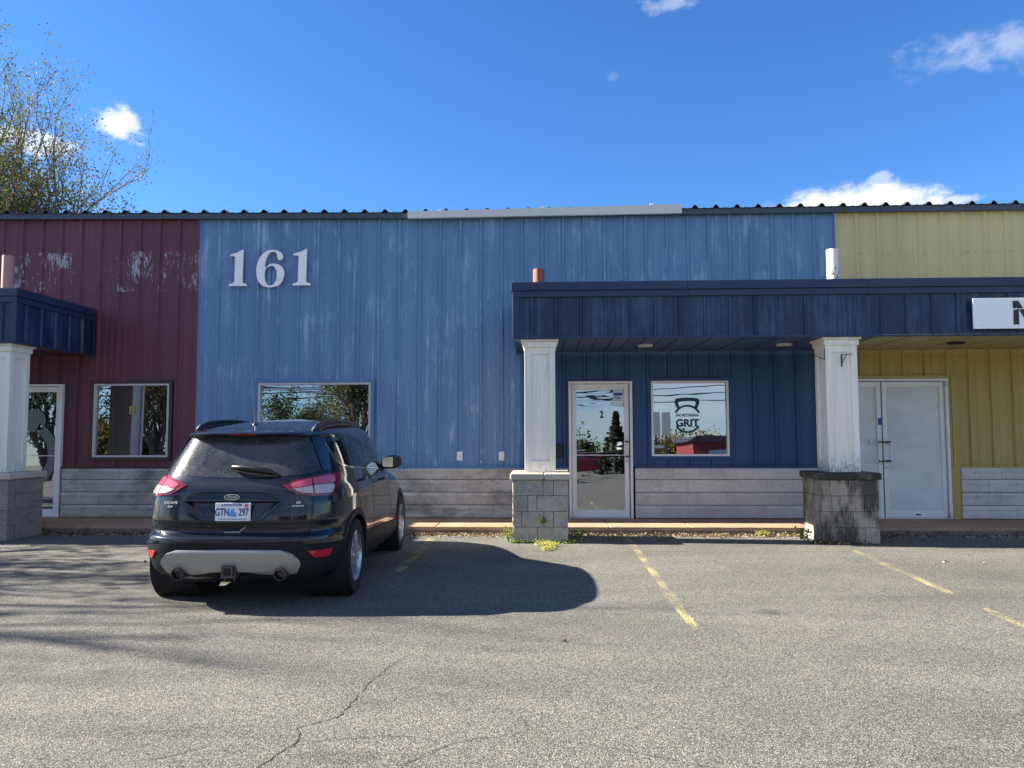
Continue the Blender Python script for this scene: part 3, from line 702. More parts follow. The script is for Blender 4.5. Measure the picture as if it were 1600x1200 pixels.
def canopy(label, xa, xb, side):
    c = bpart('canopy', label)
    # front panels, 3 ribs each
    L_ = xb-xa; n_ = max(1, int(round(L_/1.029))); w_ = L_/n_
    x = xa+(.10 if side == 'R' else 0); end = xb-(.10 if side == 'L' else 0)
    while x < end-.05:
        nx = min(x+1.029, end); fascia_sheet((x, YF+.035), (nx, YF+.035), M['navy'], c, 0); x = nx
    xe = xa if side == 'R' else xb
    sgn = -1 if side == 'R' else 1
    # end panels run back to the wall
    y = YF+.10
    while y < 12.52:
        ny = min(y+1.029, 12.55)
        if side == 'R': fascia_sheet((xe+.035, ny), (xe+.035, y), M['navy'], c, 0)
        else: fascia_sheet((xe-.035, y), (xe-.035, ny), M['navy'], c, 0)
        y = ny
    def run(z0, z1, out, name, ch=.003):
        segs = []
        x = xa if side == 'L' else xa-out
        e = xb+out if side == 'L' else xb
        while x < e-.01:
            nx = min(x+2.45, e)
            if e-nx < .4: nx = e
            box(name, (x, YF-out, z0), (nx-.003, YF+.062, z1), M['navy_trim'], c, ch); x = nx
        if side == 'R': box(name, (xe-out, YF+.064, z0), (xe+.06, 12.545, z1), M['navy_trim'], c, ch)
        else: box(name, (xe-.06, YF+.064, z0), (xe+out, 12.545, z1), M['navy_trim'], c, ch)
    run(3.482, ZC, .022, 'cap_trim'); run(3.392, 3.478, .0, 'head_trim')
    run(ZB-.008, ZB+.012, .004, 'foot_trim', .002)
    # corner boards
    if side == 'R':
        box('corner_trim', (xe, YF, ZB+.014), (xe+.095, YF+.045, 3.39), M['navy_trim'], c, .003); box('corner_trim', (xe+.001, YF+.047, ZB+.014), (xe+.04, YF+.10, 3.39), M['navy_trim'], c, .003)
    else:
        box('corner_trim', (xe-.095, YF, ZB+.014), (xe, YF+.045, 3.39), M['navy_trim'], c, .003); box('corner_trim', (xe-.04, YF+.047, ZB+.014), (xe-.001, YF+.13, 3.39), M['navy_trim'], c, .003)
    box('end_trim', ((xe-.02, 12.52, ZB-.03) if side == 'R' else (xe, 12.52, ZB-.03)), ((xe, 12.57, 3.56) if side == 'R' else (xe+.02, 12.57, 3.56)), M['navy_trim'], c)
    box('deck', (xa+.03, YF+.03, 3.595), (xb-.03, 12.56, 3.61), M['roofmetal'], c)
    # soffit boards run back to the wall
    x = xa+.04; k = 0
    box('soffit_backing', (xa+.04, YF+.07, ZB+.021), (xb-.05, 12.56, ZB+.03), M['gap'], c)
    while x < xb-.05:
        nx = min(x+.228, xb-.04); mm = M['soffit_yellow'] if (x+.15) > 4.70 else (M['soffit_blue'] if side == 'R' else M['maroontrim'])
        box('soffit_panel', (x+.008, YF+.012, ZB+.002+(k % 2)*.006), (nx-.008, 12.56, ZB+.02), mm, c, .002); x = nx; k += 1
    return c
cR = canopy('navy canopy over the blue and mustard shop fronts', -.432, 11.0, 'R')
cL = canopy('navy canopy over the left shop front', -13.8, -7.575, 'L')

# ------- pillars
def box_rough(a, b, rough, seed, ch=.006):
    """a block with a broken front and sides"""
    bm = bmesh.new(); bmesh.ops.create_cube(bm, size=1.0)
    for v in bm.verts: v.co = Vector(((a[0]+b[0])/2+v.co.x*(b[0]-a[0]), (a[1]+b[1])/2+v.co.y*(b[1]-a[1]), (a[2]+b[2])/2+v.co.z*(b[2]-a[2])))
    if rough > 0:
        bmesh.ops.subdivide_edges(bm, edges=list(bm.edges), cuts=3, use_grid_fill=True)
        rr = random.Random(seed)
        for v in bm.verts:
            on = sum((abs(v.co[i]-a[i]) < 1e-5) or (abs(v.co[i]-b[i]) < 1e-5) for i in range(3))
            k = rough*(1 if on == 1 else .55)
            v.co += Vector((rr.uniform(-k, k), rr.uniform(-k, k), rr.uniform(-k, k)*.6))
    else: bmesh.ops.bevel(bm, geom=list(bm.edges), offset=ch, segments=1, affect='EDGES')
    k = bpy.data.meshes.new('block'); bm.to_mesh(k); bm.free(); return k
def pillar(label, xc, joints, mblock, mcap, mcol, dirt, colw=.43, rough_all=False, colz=0):
    p = empty('pillar', (xc, 10.95, 0)); tag(p, label, 'pillar', 'pillars on block bases carrying the canopies')
    def T(o): o.location = (-xc, -10.95, 0); return o
    x0, x1, y0, y1 = xc-.378, xc+.378, 10.57, 11.33
    T(box('core', (x0+.02, y0+.02, 0), (x1-.02, y1-.02, .84), M['mortar'], p))
    zz = [0, .213, .426, .638, .85]
    for ri in range(4):
        z0, z1 = zz[3-ri]+.003, zz[4-ri]-.003
        js = [0]+joints[ri]+[.756]
        for k, (a, b) in enumerate(zip(js, js[1:])):
            first = (k == 0)
            ms = box_rough((x0+a+.003, y0, z0), (x0+b-.003, y0+.15, z1), .009 if (first or rough_all) else 0, ri*10+k, .003)
            ms.materials.append(mblock); o = T(link('block', ms, p)); o.location.y += rnd.uniform(-.003, .003)
        for side in (0, 1):
            ys = [y0+.152, y0+.46-(.12 if ri % 2 else 0), y1]
            for k, (a, b) in enumerate(zip(ys, ys[1:])):
                xa = (x0, x0+.15) if side == 0 else (x1-.15, x1)
                ms = box_rough((xa[0], a+.0018, z0), (xa[1], b-.0018, z1), .009, ri*10+k+50+side*7)
                ms.materials.append(mblock); T(link('block', ms, p))
        ms = box_rough((x0+.152, y1-.15, z0), (x1-.152, y1, z1), .006, ri); ms.materials.append(mblock); T(link('block', ms, p))
    # cap stones
    for (a, b) in ((x0-.035, xc+.05), (xc+.053, x1+.035)):
        T(MB().box((a, y0-.035, .852), (b, y1+.035, .945), .014).build('cap_stone', mcap, p))
    h = colw/2; yc = 10.95; zt = 2.80
    sh_ = T(box('shaft', (xc-h+.026, yc-h+.026, .946), (xc+h-.026, yc+h-.026, zt-.1), mcol, p))
    s = .085
    for sx in (-1, 1):
        for sy in (-1, 1):
            a = (xc-h if sx < 0 else xc+h-s, yc-h if sy < 0 else yc+h-s, .947); b = (a[0]+s, a[1]+s, zt-.075)
            T(MB().box(a, b, .003).build('corner_board', mcol, p))
    for sy in (-1, 1):
        ya = (yc-h+.003, yc-h+.03) if sy < 0 else (yc+h-.03, yc+h-.003)
        for (za, zb) in ((.948, 1.10), (2.60, zt-.077)):
            T(MB().box((xc-h+s+.001, ya[0], za), (xc+h-s-.001, ya[1], zb), .002).build('rail', mcol, p))
        xa = (xc-h+.003, xc-h+.03) if sy < 0 else (xc+h-.03, xc+h-.003)
        for (za, zb) in ((.948, 1.10), (2.60, zt-.077)):
            T(MB().box((xa[0], yc-h+s+.001, za), (xa[1], yc+h-s-.001, zb), .002).build('rail', mcol, p))
    T(MB().box((xc-h-.022, yc-h-.022, 2.693), (xc+h+.022, yc+h+.022, 2.768), .004).build('capital', mcol, p))
    T(MB().box((xc-h-.048, yc-h-.048, 2.770), (xc+h+.048, yc+h+.048, 2.802), .004).build('capital', mcol, p))
    return p
pillar('clean white column on a grey block base left of door two', -.058, [[.415, .556], [.205, .33], [.125, .425, .556], [.225, .335]], M['pier'], M['cap'], M['column'], 0)
pillar('white column on a blackened block base, black bracket near its top', 4.103, [[.11, .40], [.13, .56], [.18, .41], [.05, .30, .56]], M['pier_dirty'], M['cap_dirty'], M['column_dirty'], 1, .43)
pillar('leftmost white column on a rough block base, cut by the photo edge', -7.915, [[.16, .45], [.30, .58], [.2, .42, .6], [.28, .55]], M['pier_dark'], M['cap'], M['column'], 0, .43, True)

# ------- digits 161
def digit_pts(l): return [((x-318)/248*.62, (553-z)/248*.62) for x, z in l]
one = digit_pts([(258, 550), (378, 550), (378, 537), (362, 533), (350, 527), (347, 515), (352, 305), (344, 305), (325, 316), (300, 327), (262, 335), (262, 349), (284, 346), (296, 352), (297, 365), (295, 515), (290, 528), (275, 534), (258, 537)])
def d6(l): return [((x-540)/248*.62, (553-z)/248*.62) for x, z in l]
six_o = catmull(d6([(600, 378), (617, 371), (623, 352), (610, 326), (580, 311), (545, 308), (505, 320), (470, 355), (450, 405), (445, 450), (452, 500), (475, 540), (510, 558), (545, 561), (590, 551), (620, 520), (632, 480), (628, 440), (605, 412), (570, 402), (535, 406), (503, 428), (505, 385), (520, 342), (545, 322), (572, 324), (583, 342), (588, 365)]), 4)
six_h = catmull(d6([(540, 416), (568, 424), (583, 458), (582, 508), (565, 538), (540, 549), (516, 538), (501, 500), (500, 458), (512, 428)]), 4)
YD = 12.535
def dig(polys, x, label):
    o = shape('building_number', polys, .04, M['digit'], None, (x, YD, 3.955), bevel=.0)
    tag(o, label, 'number', 'white digits of the house number')
dig([one], -5.115, 'tall white serif digit one, first of the number on the blue wall')
dig([six_o, six_h], -4.565, 'tall white serif digit six on the blue wall')
dig([one], -4.035, 'tall white serif digit one right of the six')

# ------- white sign with a stencilled N
sg = empty('shop_sign', (7.1, 10.60, 3.095)); tag(sg, 'white sign board with a broken black letter N on the navy canopy', 'sign')
box('sign_board', (-1.276, -.012, -.208), (1.4, .012, .208), M['signwhite'], sg, .002)
nl = [[(-.75, -.155), (-.675, -.155), (-.675, .055), (-.745, .045)], [(-.748, .06), (-.70, .075), (-.755, .165)], [(-.752, .168), (-.675, .168), (-.618, .07), (-.69, .06)], [(-.68, .048), (-.60, .052), (-.49, -.155), (-.56, -.155)], [(-.565, -.02), (-.49, -.155), (-.49, .168), (-.565, .168)]]
nl = nl[:3]+[[(-.672, .048), (-.603, .058), (-.567, -.005), (-.567, -.155), (-.561, -.155)]]+[[(-.564, -.155), (-.488, -.155), (-.488, .168), (-.564, .168)]]
shape('letter', nl, .003, M['black'], sg, (0, -.015, 0))
for z in (.10, -.10, -.17): MB().lathe([(0, -.004), (.007, -.004), (.008, 0)], (-1.16, -.012, z), 'y', 8).build('screw', M['alu_grey'], sg)

# ------- pipes above the canopy, fittings, boxes
def pipe(x, ztop_, material, label):
    z0 = 3.60; o = MB().lathe([(.0, 0), (.080, 0), (.080, ztop_-z0), (.066, ztop_-z0), (.066, ztop_-z0-.2), (0, ztop_-z0-.2)], (0, 0, 0), 'z', 24).build('steel_pipe', material, None, True, 40)
    fixn(o); o.location = (x, 10.95, z0); tag(o, label, 'pipe', 'open pipe ends rising through the canopies')
pipe(-.07, 3.845, M['rust'], 'rusty red pipe end standing above the canopy corner')
pipe(4.10, 4.082, M['whitepipe'], 'white pipe end with rust patches above the canopy')
pipe(-7.945, 4.14, M['pinkpipe'], 'faded red pipe end above the left canopy')
for i, (x, lab) in enumerate(((-1.385, 'small white cover box on the blue wall, farther from the pillar'), (-.70, 'small white cover box on the blue wall, next to the pillar'))):
    o = MB().box((-.045, -.05, -.075), (.045, 0, .075), .008).build('cover_box', M['alu']); o.location = (x, 12.595, 1.12)
    tag(o, lab, 'wall box', 'white cover boxes low on the blue wall')
o = MB().lathe([(0, -.09), (.016, -.09), (.018, -.05), (.03, -.05), (.034, 0)], (0, 0, 0), 'y', 12).build('wall_tap', M['bluetrim']); o.location = (-1.03, 12.595, 1.06)
MB().tube([(0, -.08, 0), (0, -.08, -.045)], .012, 8).build('spout', M['alu_grey'], o); tag(o, 'small outdoor tap between the two white boxes', 'tap')
mb = MB().box((-.09, -.10, -.10), (.09, 0, .10), .012).build('mailbox', M['black']); mb.location = (.20, 12.57, 1.21); tag(mb, 'black mailbox on the blue wall between pillar and door two', 'mailbox')
MB().box((-.085, -.106, .02), (.085, -.1, .085), .002).build('flap', M['black'], mb)
mb2 = MB().box((-.12, -.09, -.15), (.09, 0, .15), .012).build('mailbox', M['black']); mb2.location = (-8.07, 10.732, 1.30); tag(mb2, 'black mailbox on the leftmost column', 'mailbox')
MB().box((-.11, -.096, .04), (.08, -.09, .13), .002).build('flap', M['black'], mb2)
# bracket on the stained column
bk = empty('sign_bracket', (4.103, 10.735, 2.56)); tag(bk, 'bent black bracket screwed near the top of the stained column', 'bracket')
MB().box((-.008, -.012, -.165), (.008, 0, .0), .0).build('upright', M['black'], bk)
MB().tube([(.0, -.012, -.12), (.065, -.02, .005)], .006, 6).build('brace', M['black'], bk)
MB().tube([(-.01, -.01, .006), (.075, -.022, .004), (.115, -.05, -.01), (.13, -.05, .02)], .005, 6).build('arm', M['black'], bk)
bk2 = empty('wall_bracket', (3.886, 10.95, 2.56)); tag(bk2, 'black angle bracket on the left side of the stained column', 'bracket')
MB().tube([(-.004, -.20, .09), (-.006, -.205, -.08), ], .005, 6).build('upright', M['black'], bk2)
MB().tube([(-.006, -.205, -.06), (-.09, .19, .06)], .005, 6).build('brace', M['black'], bk2)
for i, (x, mm, lab) in enumerate(((1.52, M['lamp'], 'recessed canopy light above door two'), (3.58, M['lamp'], 'recessed canopy light left of the stained column'), (6.08, M['gap'], 'empty dark light hole in the mustard soffit'))):
    o = MB().lathe([(.0, 0), (.075, 0), (.075, .012), (.10, .012), (.10, -.006), (.115, -.006), (.115, .018)], (0, 0, 0), 'z', 24).build('ceiling_light', mm, None, True, 40)
    o.location = (x, 11.54, 2.792 if i < 2 else 2.795); fixn(o); tag(o, lab, 'ceiling light')

# ================================================================ body of the parked car: an analytic skin
CAR_O=(-2.635,6.36); CAR_A=math.radians(1.8)
def interp(tab,z):
    if z<=tab[0][0]: return tab[0][1]
    for (a,b),(c,d) in zip(tab,tab[1:]):
        if z<=c: return b+(d-b)*(z-a)/(c-a)
    return tab[-1][1]
def smooth(tab,z,h=.012):
    return sum(interp(tab,z+h*k)*w for k,w in ((-1,.25),(0,.5),(1,.25)))
W_=[(.20,.80),(.28,.865),(.38,.89),(.55,.905),(.75,.905),(.90,.90),(.98,.89),(1.03,.875),(1.08,.855),(1.2,.812),(1.32,.768),(1.42,.728),(1.49,.69),(1.53,.655),(1.56,.60),(1.585,.52),(1.61,.40),(1.632,.24),(1.645,.0)]
YR_=[(.20,.30),(.28,.16),(.34,.07),(.42,.03),(.54,.0),(.60,.0),(.628,.012),(.64,.06),(.66,.088),(.70,.082),(.728,.070),(.745,.058),(.80,.062),(.90,.075),(.98,.085),(1.03,.105),(1.08,.15),(1.13,.19),(1.44,.385),(1.462,.385),(1.475,.30),(1.492,.29),(1.505,.32),(1.53,.46),(1.56,.68),(1.585,.95),(1.61,1.25),(1.632,1.55),(1.645,1.9)]
YF_=[(.20,4.1),(.30,4.33),(.5,4.40),(.7,4.37),(.85,4.22),(.93,3.95),(.99,3.6),(1.03,3.35),(1.08,3.22),(1.46,2.72),(1.50,2.65),(1.53,2.58),(1.56,2.5),(1.585,2.4),(1.61,2.28),(1.632,2.12),(1.645,1.9)]
NR_=[(.2,5.),(.9,5.2),(1.03,5.0),(1.1,4.8),(1.45,4.6),(1.5,4.2),(1.56,3.2),(1.645,2.4)]
NF_=[(.2,5.0),(.8,4.8),(1.0,4.2),(1.1,4.2),(1.5,4.2),(1.56,3.2),(1.645,2.4)]
YC=2.05
def plan(t,z,rec=True):
    """t in [-pi,pi]: 0 = rear centre, +pi/2 = right side, pi = front"""
    w=max(smooth(W_,z),.001);yr=smooth(YR_,z,.006);yf=smooth(YF_,z)
    c=math.cos(t);s=math.sin(t)
    n=smooth(NR_,z) if c>=0 else smooth(NF_,z)
    yc=min(YC,yf-.02)
    if z>1.6: yc=min(yc,(yr+yf)/2)
    x=w*math.copysign(abs(s)**(2/n),s)
    y=yc-(yc-yr)*abs(c)**(2/n) if c>=0 else yc+(yf-yc)*abs(c)**(2/n)
    if rec and c>0 and .74<z<1.0 and abs(x)<.46:
        hw=interp([(.75,.20),(.78,.27),(.90,.385),(.912,.42),(.925,.40),(.965,.34),(.985,.27),(.995,.2)],z)
        m=min(1,max(0,(hw-abs(x))/.028)); m=m*m*(3-2*m)
        y+=m*interp([(.755,.0),(.775,.014),(.88,.036),(.906,.040),(.914,-.004),(.93,.002),(.985,.016),(.992,0)],z)
    return x,y
# arclength table at z=.8
_T=[];_S=[]
def _tab():
    N=2000;pp=None;s=0
    for i in range(N+1):
        t=math.pi*i/N*.999
        p=plan(t,.8,False)
        if pp: s+=math.dist(p,pp)
        _T.append(t);_S.append(s);pp=p
_tab()
def t_of_s(s):
    a=abs(s);lo,hi=0,len(_S)-1
    while hi-lo>1:
        m=(lo+hi)//2
        if _S[m]<a: lo=m
        else: hi=m
    f=(a-_S[lo])/max(_S[hi]-_S[lo],1e-9);t=_T[lo]+(_T[hi]-_T[lo])*f
    return math.copysign(t,s)
def P(s,z,off=0.):
    x,y=plan(t_of_s(s),z)
    if off:
        e=.01
        a=plan(t_of_s(s+e),z);b=plan(t_of_s(s-e),z)
        c=plan(t_of_s(s),z+e);d=plan(t_of_s(s),z-e)
        u=(a[0]-b[0],a[1]-b[1],0);v=(c[0]-d[0],c[1]-d[1],2*e)
        n=(u[1]*v[2]-u[2]*v[1],u[2]*v[0]-u[0]*v[2],u[0]*v[1]-u[1]*v[0])
        l=math.sqrt(sum(k*k for k in n)) or 1
        return (x+off*n[0]/l,y+off*n[1]/l,z+off*n[2]/l)
    return (x,y,z)
def carw(p):
    c,s=math.cos(CAR_A),math.sin(CAR_A)
    return (CAR_O[0]+c*p[0]-s*p[1],CAR_O[1]+s*p[0]+c*p[1],p[2])

# ================================================================ the parked car
def dusty(name, base, coat=1.0, rough=0.32, dust=(0.16, 0.15, 0.13), amt=0.25, metal=0.3):
    m = mat(name, base, rough, metal, 0.5, coat)
    bsdf(m).inputs['Specular IOR Level'].default_value = 0.08
    d = n_noise(m, n_pos(m, (120, 120, 120)), 1, 4, 0.7); e = n_noise(m, n_pos(m, (3, 3, 5)), 1, 4)
    f = n_math(m, 'MULTIPLY', n_math(m, 'MULTIPLY', n_ramp(m, d, [(0.4, 0.0), (0.75, 1.0)]), n_ramp(m, e, [(0.35, 0.25), (0.65, 1.0)])), amt)
    setcol(m, n_mix(m, f, base, dust))
    n, l = nodes(m)
    l.new(n_ramp(m, e, [(0.3, 0.02), (0.7, 0.07)]), bsdf(m).inputs['Coat Roughness'])
    return m
M['paint'] = dusty('black_green_car_paint', (0.005, 0.009, 0.017), 1.0, 0.35, amt=0.10, metal=0.0)
M['clad'] = dusty('dark_car_plastic', (0.014, 0.017, 0.021), 0.0, 0.5, amt=0.16, metal=0.0)
M['silver'] = dusty('silver_car_plastic', (0.36, 0.355, 0.34), 0.0, 0.38, (0.3, 0.28, 0.25), 0.3, 0.25)
m = M['rearglass'] = mat('dusty_rear_glass', (0.012, 0.014, 0.018), 0.08, 0, 0.6)
d = n_noise(m, n_pos(m, (150, 150, 150)), 1, 3, 0.8); e = n_noise(m, n_pos(m, (9, 9, 9)), 1, 4)
f = n_math(m, 'ADD', n_math(m, 'MULTIPLY', n_ramp(m, d, [(0.54, 0.0), (0.66, 1.0)]), 0.36), n_math(m, 'MULTIPLY', n_ramp(m, e, [(0.2, 0.0), (0.9, 1.0)]), 0.16))
setcol(m, n_mix(m, f, (0.012, 0.014, 0.018), (0.26, 0.26, 0.27))); setrough(m, n_math(m, 'ADD', n_math(m, 'MULTIPLY', f, 0.8), 0.08))
M['carglass'] = mat('tinted_car_glass', (0.006, 0.008, 0.011), 0.02, 0, 0.6)
M['carglass2'] = mat('side_glass', (0.02, 0.03, 0.035), 0.02, 0, 0.9)
M['gloss'] = mat('gloss_black', (0.006, 0.006, 0.008), 0.08, 0, 0.6, 1.0)
M['chrome'] = mat('chrome', (0.75, 0.75, 0.76), 0.10, 1.0)
M['rim'] = mat('alloy_rim', (0.52, 0.53, 0.55), 0.28, 0.8)
M['tyre'] = mat('tyre_rubber', (0.018, 0.018, 0.019), 0.8, 0, 0.3)
n_bump(M['tyre'], n_noise(M['tyre'], n_pos(M['tyre'], (40, 40, 40)), 1, 3), 0.4, 0.01)
def lens(name, col, tr=0.0):
    m = mat(name, col, 0.12, 0, 0.6, 1.0); n_bump(m, n_noise(m, n_pos(m, (60, 60, 90)), 1, 2), 0.15, 0.005); return m
M['red'] = lens('red_lens', (0.42, 0.012, 0.025)); M['pink'] = lens('pale_red_lens', (0.52, 0.09, 0.12)); M['clear'] = lens('clear_lens', (0.50, 0.40, 0.39))
M['dred'] = lens('deep_red_lens', (0.20, 0.005, 0.015)); M['reflector'] = lens('red_reflector', (0.50, 0.015, 0.03))
M['plate'] = mat('plate_white', (0.72, 0.74, 0.78), 0.4); M['plate_ink'] = mat('plate_blue_ink', (0.04, 0.07, 0.22), 0.5); M['plate_pic'] = mat('plate_blue_picture', (0.10, 0.32, 0.75), 0.5)
M['plate_red'] = mat('plate_red_sticker', (0.55, 0.12, 0.16), 0.5)
M['steel'] = mat('dull_steel', (0.10, 0.085, 0.085), 0.5, 0.6)
M['fordblue'] = mat('badge_blue', (0.012, 0.03, 0.10), 0.3, 0, .5, 1)
M['letter'] = mat('badge_chrome', (0.7, 0.7, 0.7), 0.25, 0.5)

car = empty('parked_suv', (CAR_O[0], CAR_O[1], 0), CAR_A)
tag(car, 'dark green-black SUV parked nose to the building, seen from behind', 'car')
def side_s(y, z=.8):
    """arc coordinate of the right flank at car length y"""
    lo, hi = 0.9, 6.0
    lo = .2
    for _ in range(40):
        mid = (lo+hi)/2
        if plan(t_of_s(mid), z)[1] < y: lo = mid
        else: hi = mid
    return lo
# body shell
def body_shell(parent, material, name='body'):
    zs = [.205+.0105*k for k in range(int((1.644-.205)/.0105)+1)]+[1.6445]
    ss = [i*.02 for i in range(0, 62)]
    s = 1.24
    smax = _S[-1]
    while s < smax-.1: ss.append(s); s += .055
    ss.append(smax)
    ring_ = [x for x in ss]+[-x for x in reversed(ss[1:-1])]
    n_ = len(ring_); v = []; f = []
    for z in zs:
        for s in ring_: x, y = plan(t_of_s(s), z); v.append((x, y, z))
    for j in range(len(zs)-1):
        for i in range(n_):
            a = j*n_+i; b = j*n_+(i+1) % n_; f.append((a, b, b+n_, a+n_))
    f.append(tuple(reversed(range(n_)))); f.append(tuple((len(zs)-1)*n_+i for i in range(n_)))
    o = me(name, v, f, material, parent, True)
    # wheel wells
    k = MB()
    for ax in (AXR, AXF):
        for sx in (-1, 1):
            k.lathe([(0, 0), (.385, 0), (.385, .42), (0, .42)], (sx*1.0-.42 if sx > 0 else -1.0, ax, .345), 'x', 40)
    c = k.build('cut', material); fixn(c); c.parent = parent
    fixn(o)
    md = o.modifiers.new('b', 'BOOLEAN'); md.operation = 'DIFFERENCE'; md.object = c; md.solver = 'EXACT'
    dg = bpy.context.evaluated_depsgraph_get(); dg.update()
    nm = bpy.data.meshes.new_from_object(o.evaluated_get(dg)); o.modifiers.clear(); o.data = nm
    nm.polygons.foreach_set('use_smooth', [True]*len(nm.polygons)); nm.set_sharp_from_angle(angle=R(38))
    bpy.data.objects.remove(c); return o
AXR = .86; AXF = 3.59
body = body_shell(car, M['paint'])

def patch(name, poly, material, parent, off=.004, res=.03, depth=.006, mirror=False, offf=None, holes=None):
    """poly: outline in (arc, height) on the body; a lid of its own thickness standing `off` proud of the skin"""
    if mirror: poly = [(-a, b) for a, b in poly]
    per = []
    for (a, b) in zip(poly, poly[1:]+poly[:1]):
        n_ = max(1, int(math.dist(a, b)/res))
        for k in range(n_): per.append((a[0]+(b[0]-a[0])*k/n_, a[1]+(b[1]-a[1])*k/n_))
    def inside(p):
        c = False
        for (a, b) in zip(per, per[1:]+per[:1]):
            if (a[1] > p[1]) != (b[1] > p[1]) and p[0] < (b[0]-a[0])*(p[1]-a[1])/(b[1]-a[1])+a[0]: c = not c
        return c
    x0 = min(p[0] for p in per); x1 = max(p[0] for p in per); y0 = min(p[1] for p in per); y1 = max(p[1] for p in per)
    pts = [Vector(p) for p in per]; nper = len(per)
    y = y0+res/2
    while y < y1:
        x = x0+res/2
        while x < x1:
            if inside((x, y)) and min((x-q[0])**2+(y-q[1])**2 for q in per) > (res*.45)**2: pts.append(Vector((x, y)))
            x += res
        y += res
    ed = [(k, (k+1) % nper) for k in range(nper)]
    vs, es, fs, ov, oe, of = delaunay_2d_cdt(pts, ed, [list(range(nper))], 1, 1e-6)
    v = []; 
    for p in vs:
        o_ = off if offf is None else offf(p[0], p[1])
        v.append(P(p[0], p[1], o_))
    n0 = len(v); bnd = {}
    from collections import Counter
    cnt = Counter()
    for f in fs:
        for a, b in zip(f, list(f[1:])+[f[0]]): cnt[(min(a, b), max(a, b))] += 1
    faces = [tuple(f) for f in fs]
    for f in fs:
        for a, b in zip(f, list(f[1:])+[f[0]]):
            if cnt[(min(a, b), max(a, b))] == 1:
                for q in (a, b):
                    if q not in bnd: bnd[q] = len(v); v.append(P(vs[q][0], vs[q][1], off-depth))
                faces.append((b, a, bnd[a], bnd[b]))
    o = me(name, v, faces, material, parent, True); o.data.set_sharp_from_angle(angle=R(45)); fixn(o)
    # make sure the lid looks outwards
    return o
def strip(name, pts, w_, material, parent, off=.003, closed=False):
    q = []; 
    for a, b in zip(pts, pts[1:]+(pts[:1] if closed else [])):
        n_ = max(1, int(math.dist(a, b)/.03))
        for k in range(n_): q.append((a[0]+(b[0]-a[0])*k/n_, a[1]+(b[1]-a[1])*k/n_))
    if not closed: q.append(pts[-1])
    v = []; f = []; m_ = len(q)
    for k, p in enumerate(q):
        a = q[(k-1) % m_] if closed else q[max(k-1, 0)]; b = q[(k+1) % m_] if closed else q[min(k+1, m_-1)]
        dx, dy = b[0]-a[0], b[1]-a[1]; l_ = math.hypot(dx, dy) or 1; nx, ny = -dy/l_*w_/2, dx/l_*w_/2
        v += [P(p[0]+nx, p[1]+ny, -.004), P(p[0]+nx, p[1]+ny, off), P(p[0]-nx, p[1]-ny, off), P(p[0]-nx, p[1]-ny, -.004)]
    for k in range(m_ if closed else m_-1):
        a = 4*k; b = 4*((k+1) % m_)
        for j in range(3): f.append((a+j, a+j+1, b+j+1, b+j))
    return fixn(me(name, v, f, material, parent))

# rear glass, wraps slightly; gloss black panels stand beside it
rg = [(-.70, 1.452), (.70, 1.452), (.735, 1.40), (.775, 1.25), (.80, 1.165), (.70, 1.145), (.53, 1.128), (.30, 1.114), (0, 1.108), (-.30, 1.114), (-.53, 1.128), (-.70, 1.145), (-.80, 1.165), (-.775, 1.25), (-.735, 1.40)]
patch('rear_window', rg, M['rearglass'], car, .003, .04)
for mr in (False, True):
    patch('pillar_panel', [(.745, 1.452), (.775, 1.455), (.90, 1.38), (.965, 1.25), (.98, 1.16), (.90, 1.15), (.815, 1.163), (.79, 1.25), (.75, 1.40)], M['gloss'], car, .010, .03, .012, mr)
# high brake light under the spoiler lip
patch('brake_light', [(-.215, 1.478), (-.16, 1.488), (.16, 1.488), (.215, 1.478), (.16, 1.468), (-.16, 1.468)], M['dred'], car, .004, .02)
# tail lights: outline traced from the photograph
TL = [(.44, 1.045), (.57, 1.086), (.70, 1.112), (.87, 1.127), (.98, 1.132), (1.05, 1.10), (1.03, 1.045), (.95, .995), (.89, .952), (.68, .955), (.55, .974), (.49, 1.005)]
for mr in (False, True):
    t = patch('tail_light', TL, M['dred'], car, .012, .03, .016, mr)
    patch('upper_lens', [(.505, 1.045), (.58, 1.070), (.685, 1.092), (.685, 1.038), (.535, 1.020)], M['pink'], t, .019, .02, .008, mr)
    patch('upper_lens', [(.70, 1.094), (.86, 1.110), (.95, 1.113), (.955, 1.06), (.90, 1.046), (.70, 1.040)], M['pink'], t, .019, .02, .008, mr)
    patch('lower_lens', [(.525, 1.014), (.685, 1.032), (.685, .974), (.60, .980), (.555, .995)], M['clear'], t, .019, .02, .008, mr)
    patch('lower_lens', [(.70, 1.034), (.89, 1.040), (.93, 1.025), (.885, .972), (.70, .972)], M['clear'], t, .019, .02, .008, mr)
    patch('outer_lens', [(.985, 1.122), (1.10, 1.130), (1.135, 1.125), (1.135, 1.072), (1.06, 1.060)], M['red'], t, .010, .02, .014, mr)
    # tailgate gap from glass to bumper
    strip('tailgate_gap', [(.82 if not mr else -.82, 1.155), (.72 if not mr else -.72, 1.115)], .006, M['gap'], car)
    sg_ = 1 if not mr else -1
    strip('tailgate_gap', [(.685*sg_, .952), (.675*sg_, .80), (.655*sg_, .68), (.635*sg_, .585)], .007, M['gap'], car, .001)
strip('tailgate_gap', [(-.635, .583), (0, .578), (.635, .583)], .007, M['gap'], car, .001)
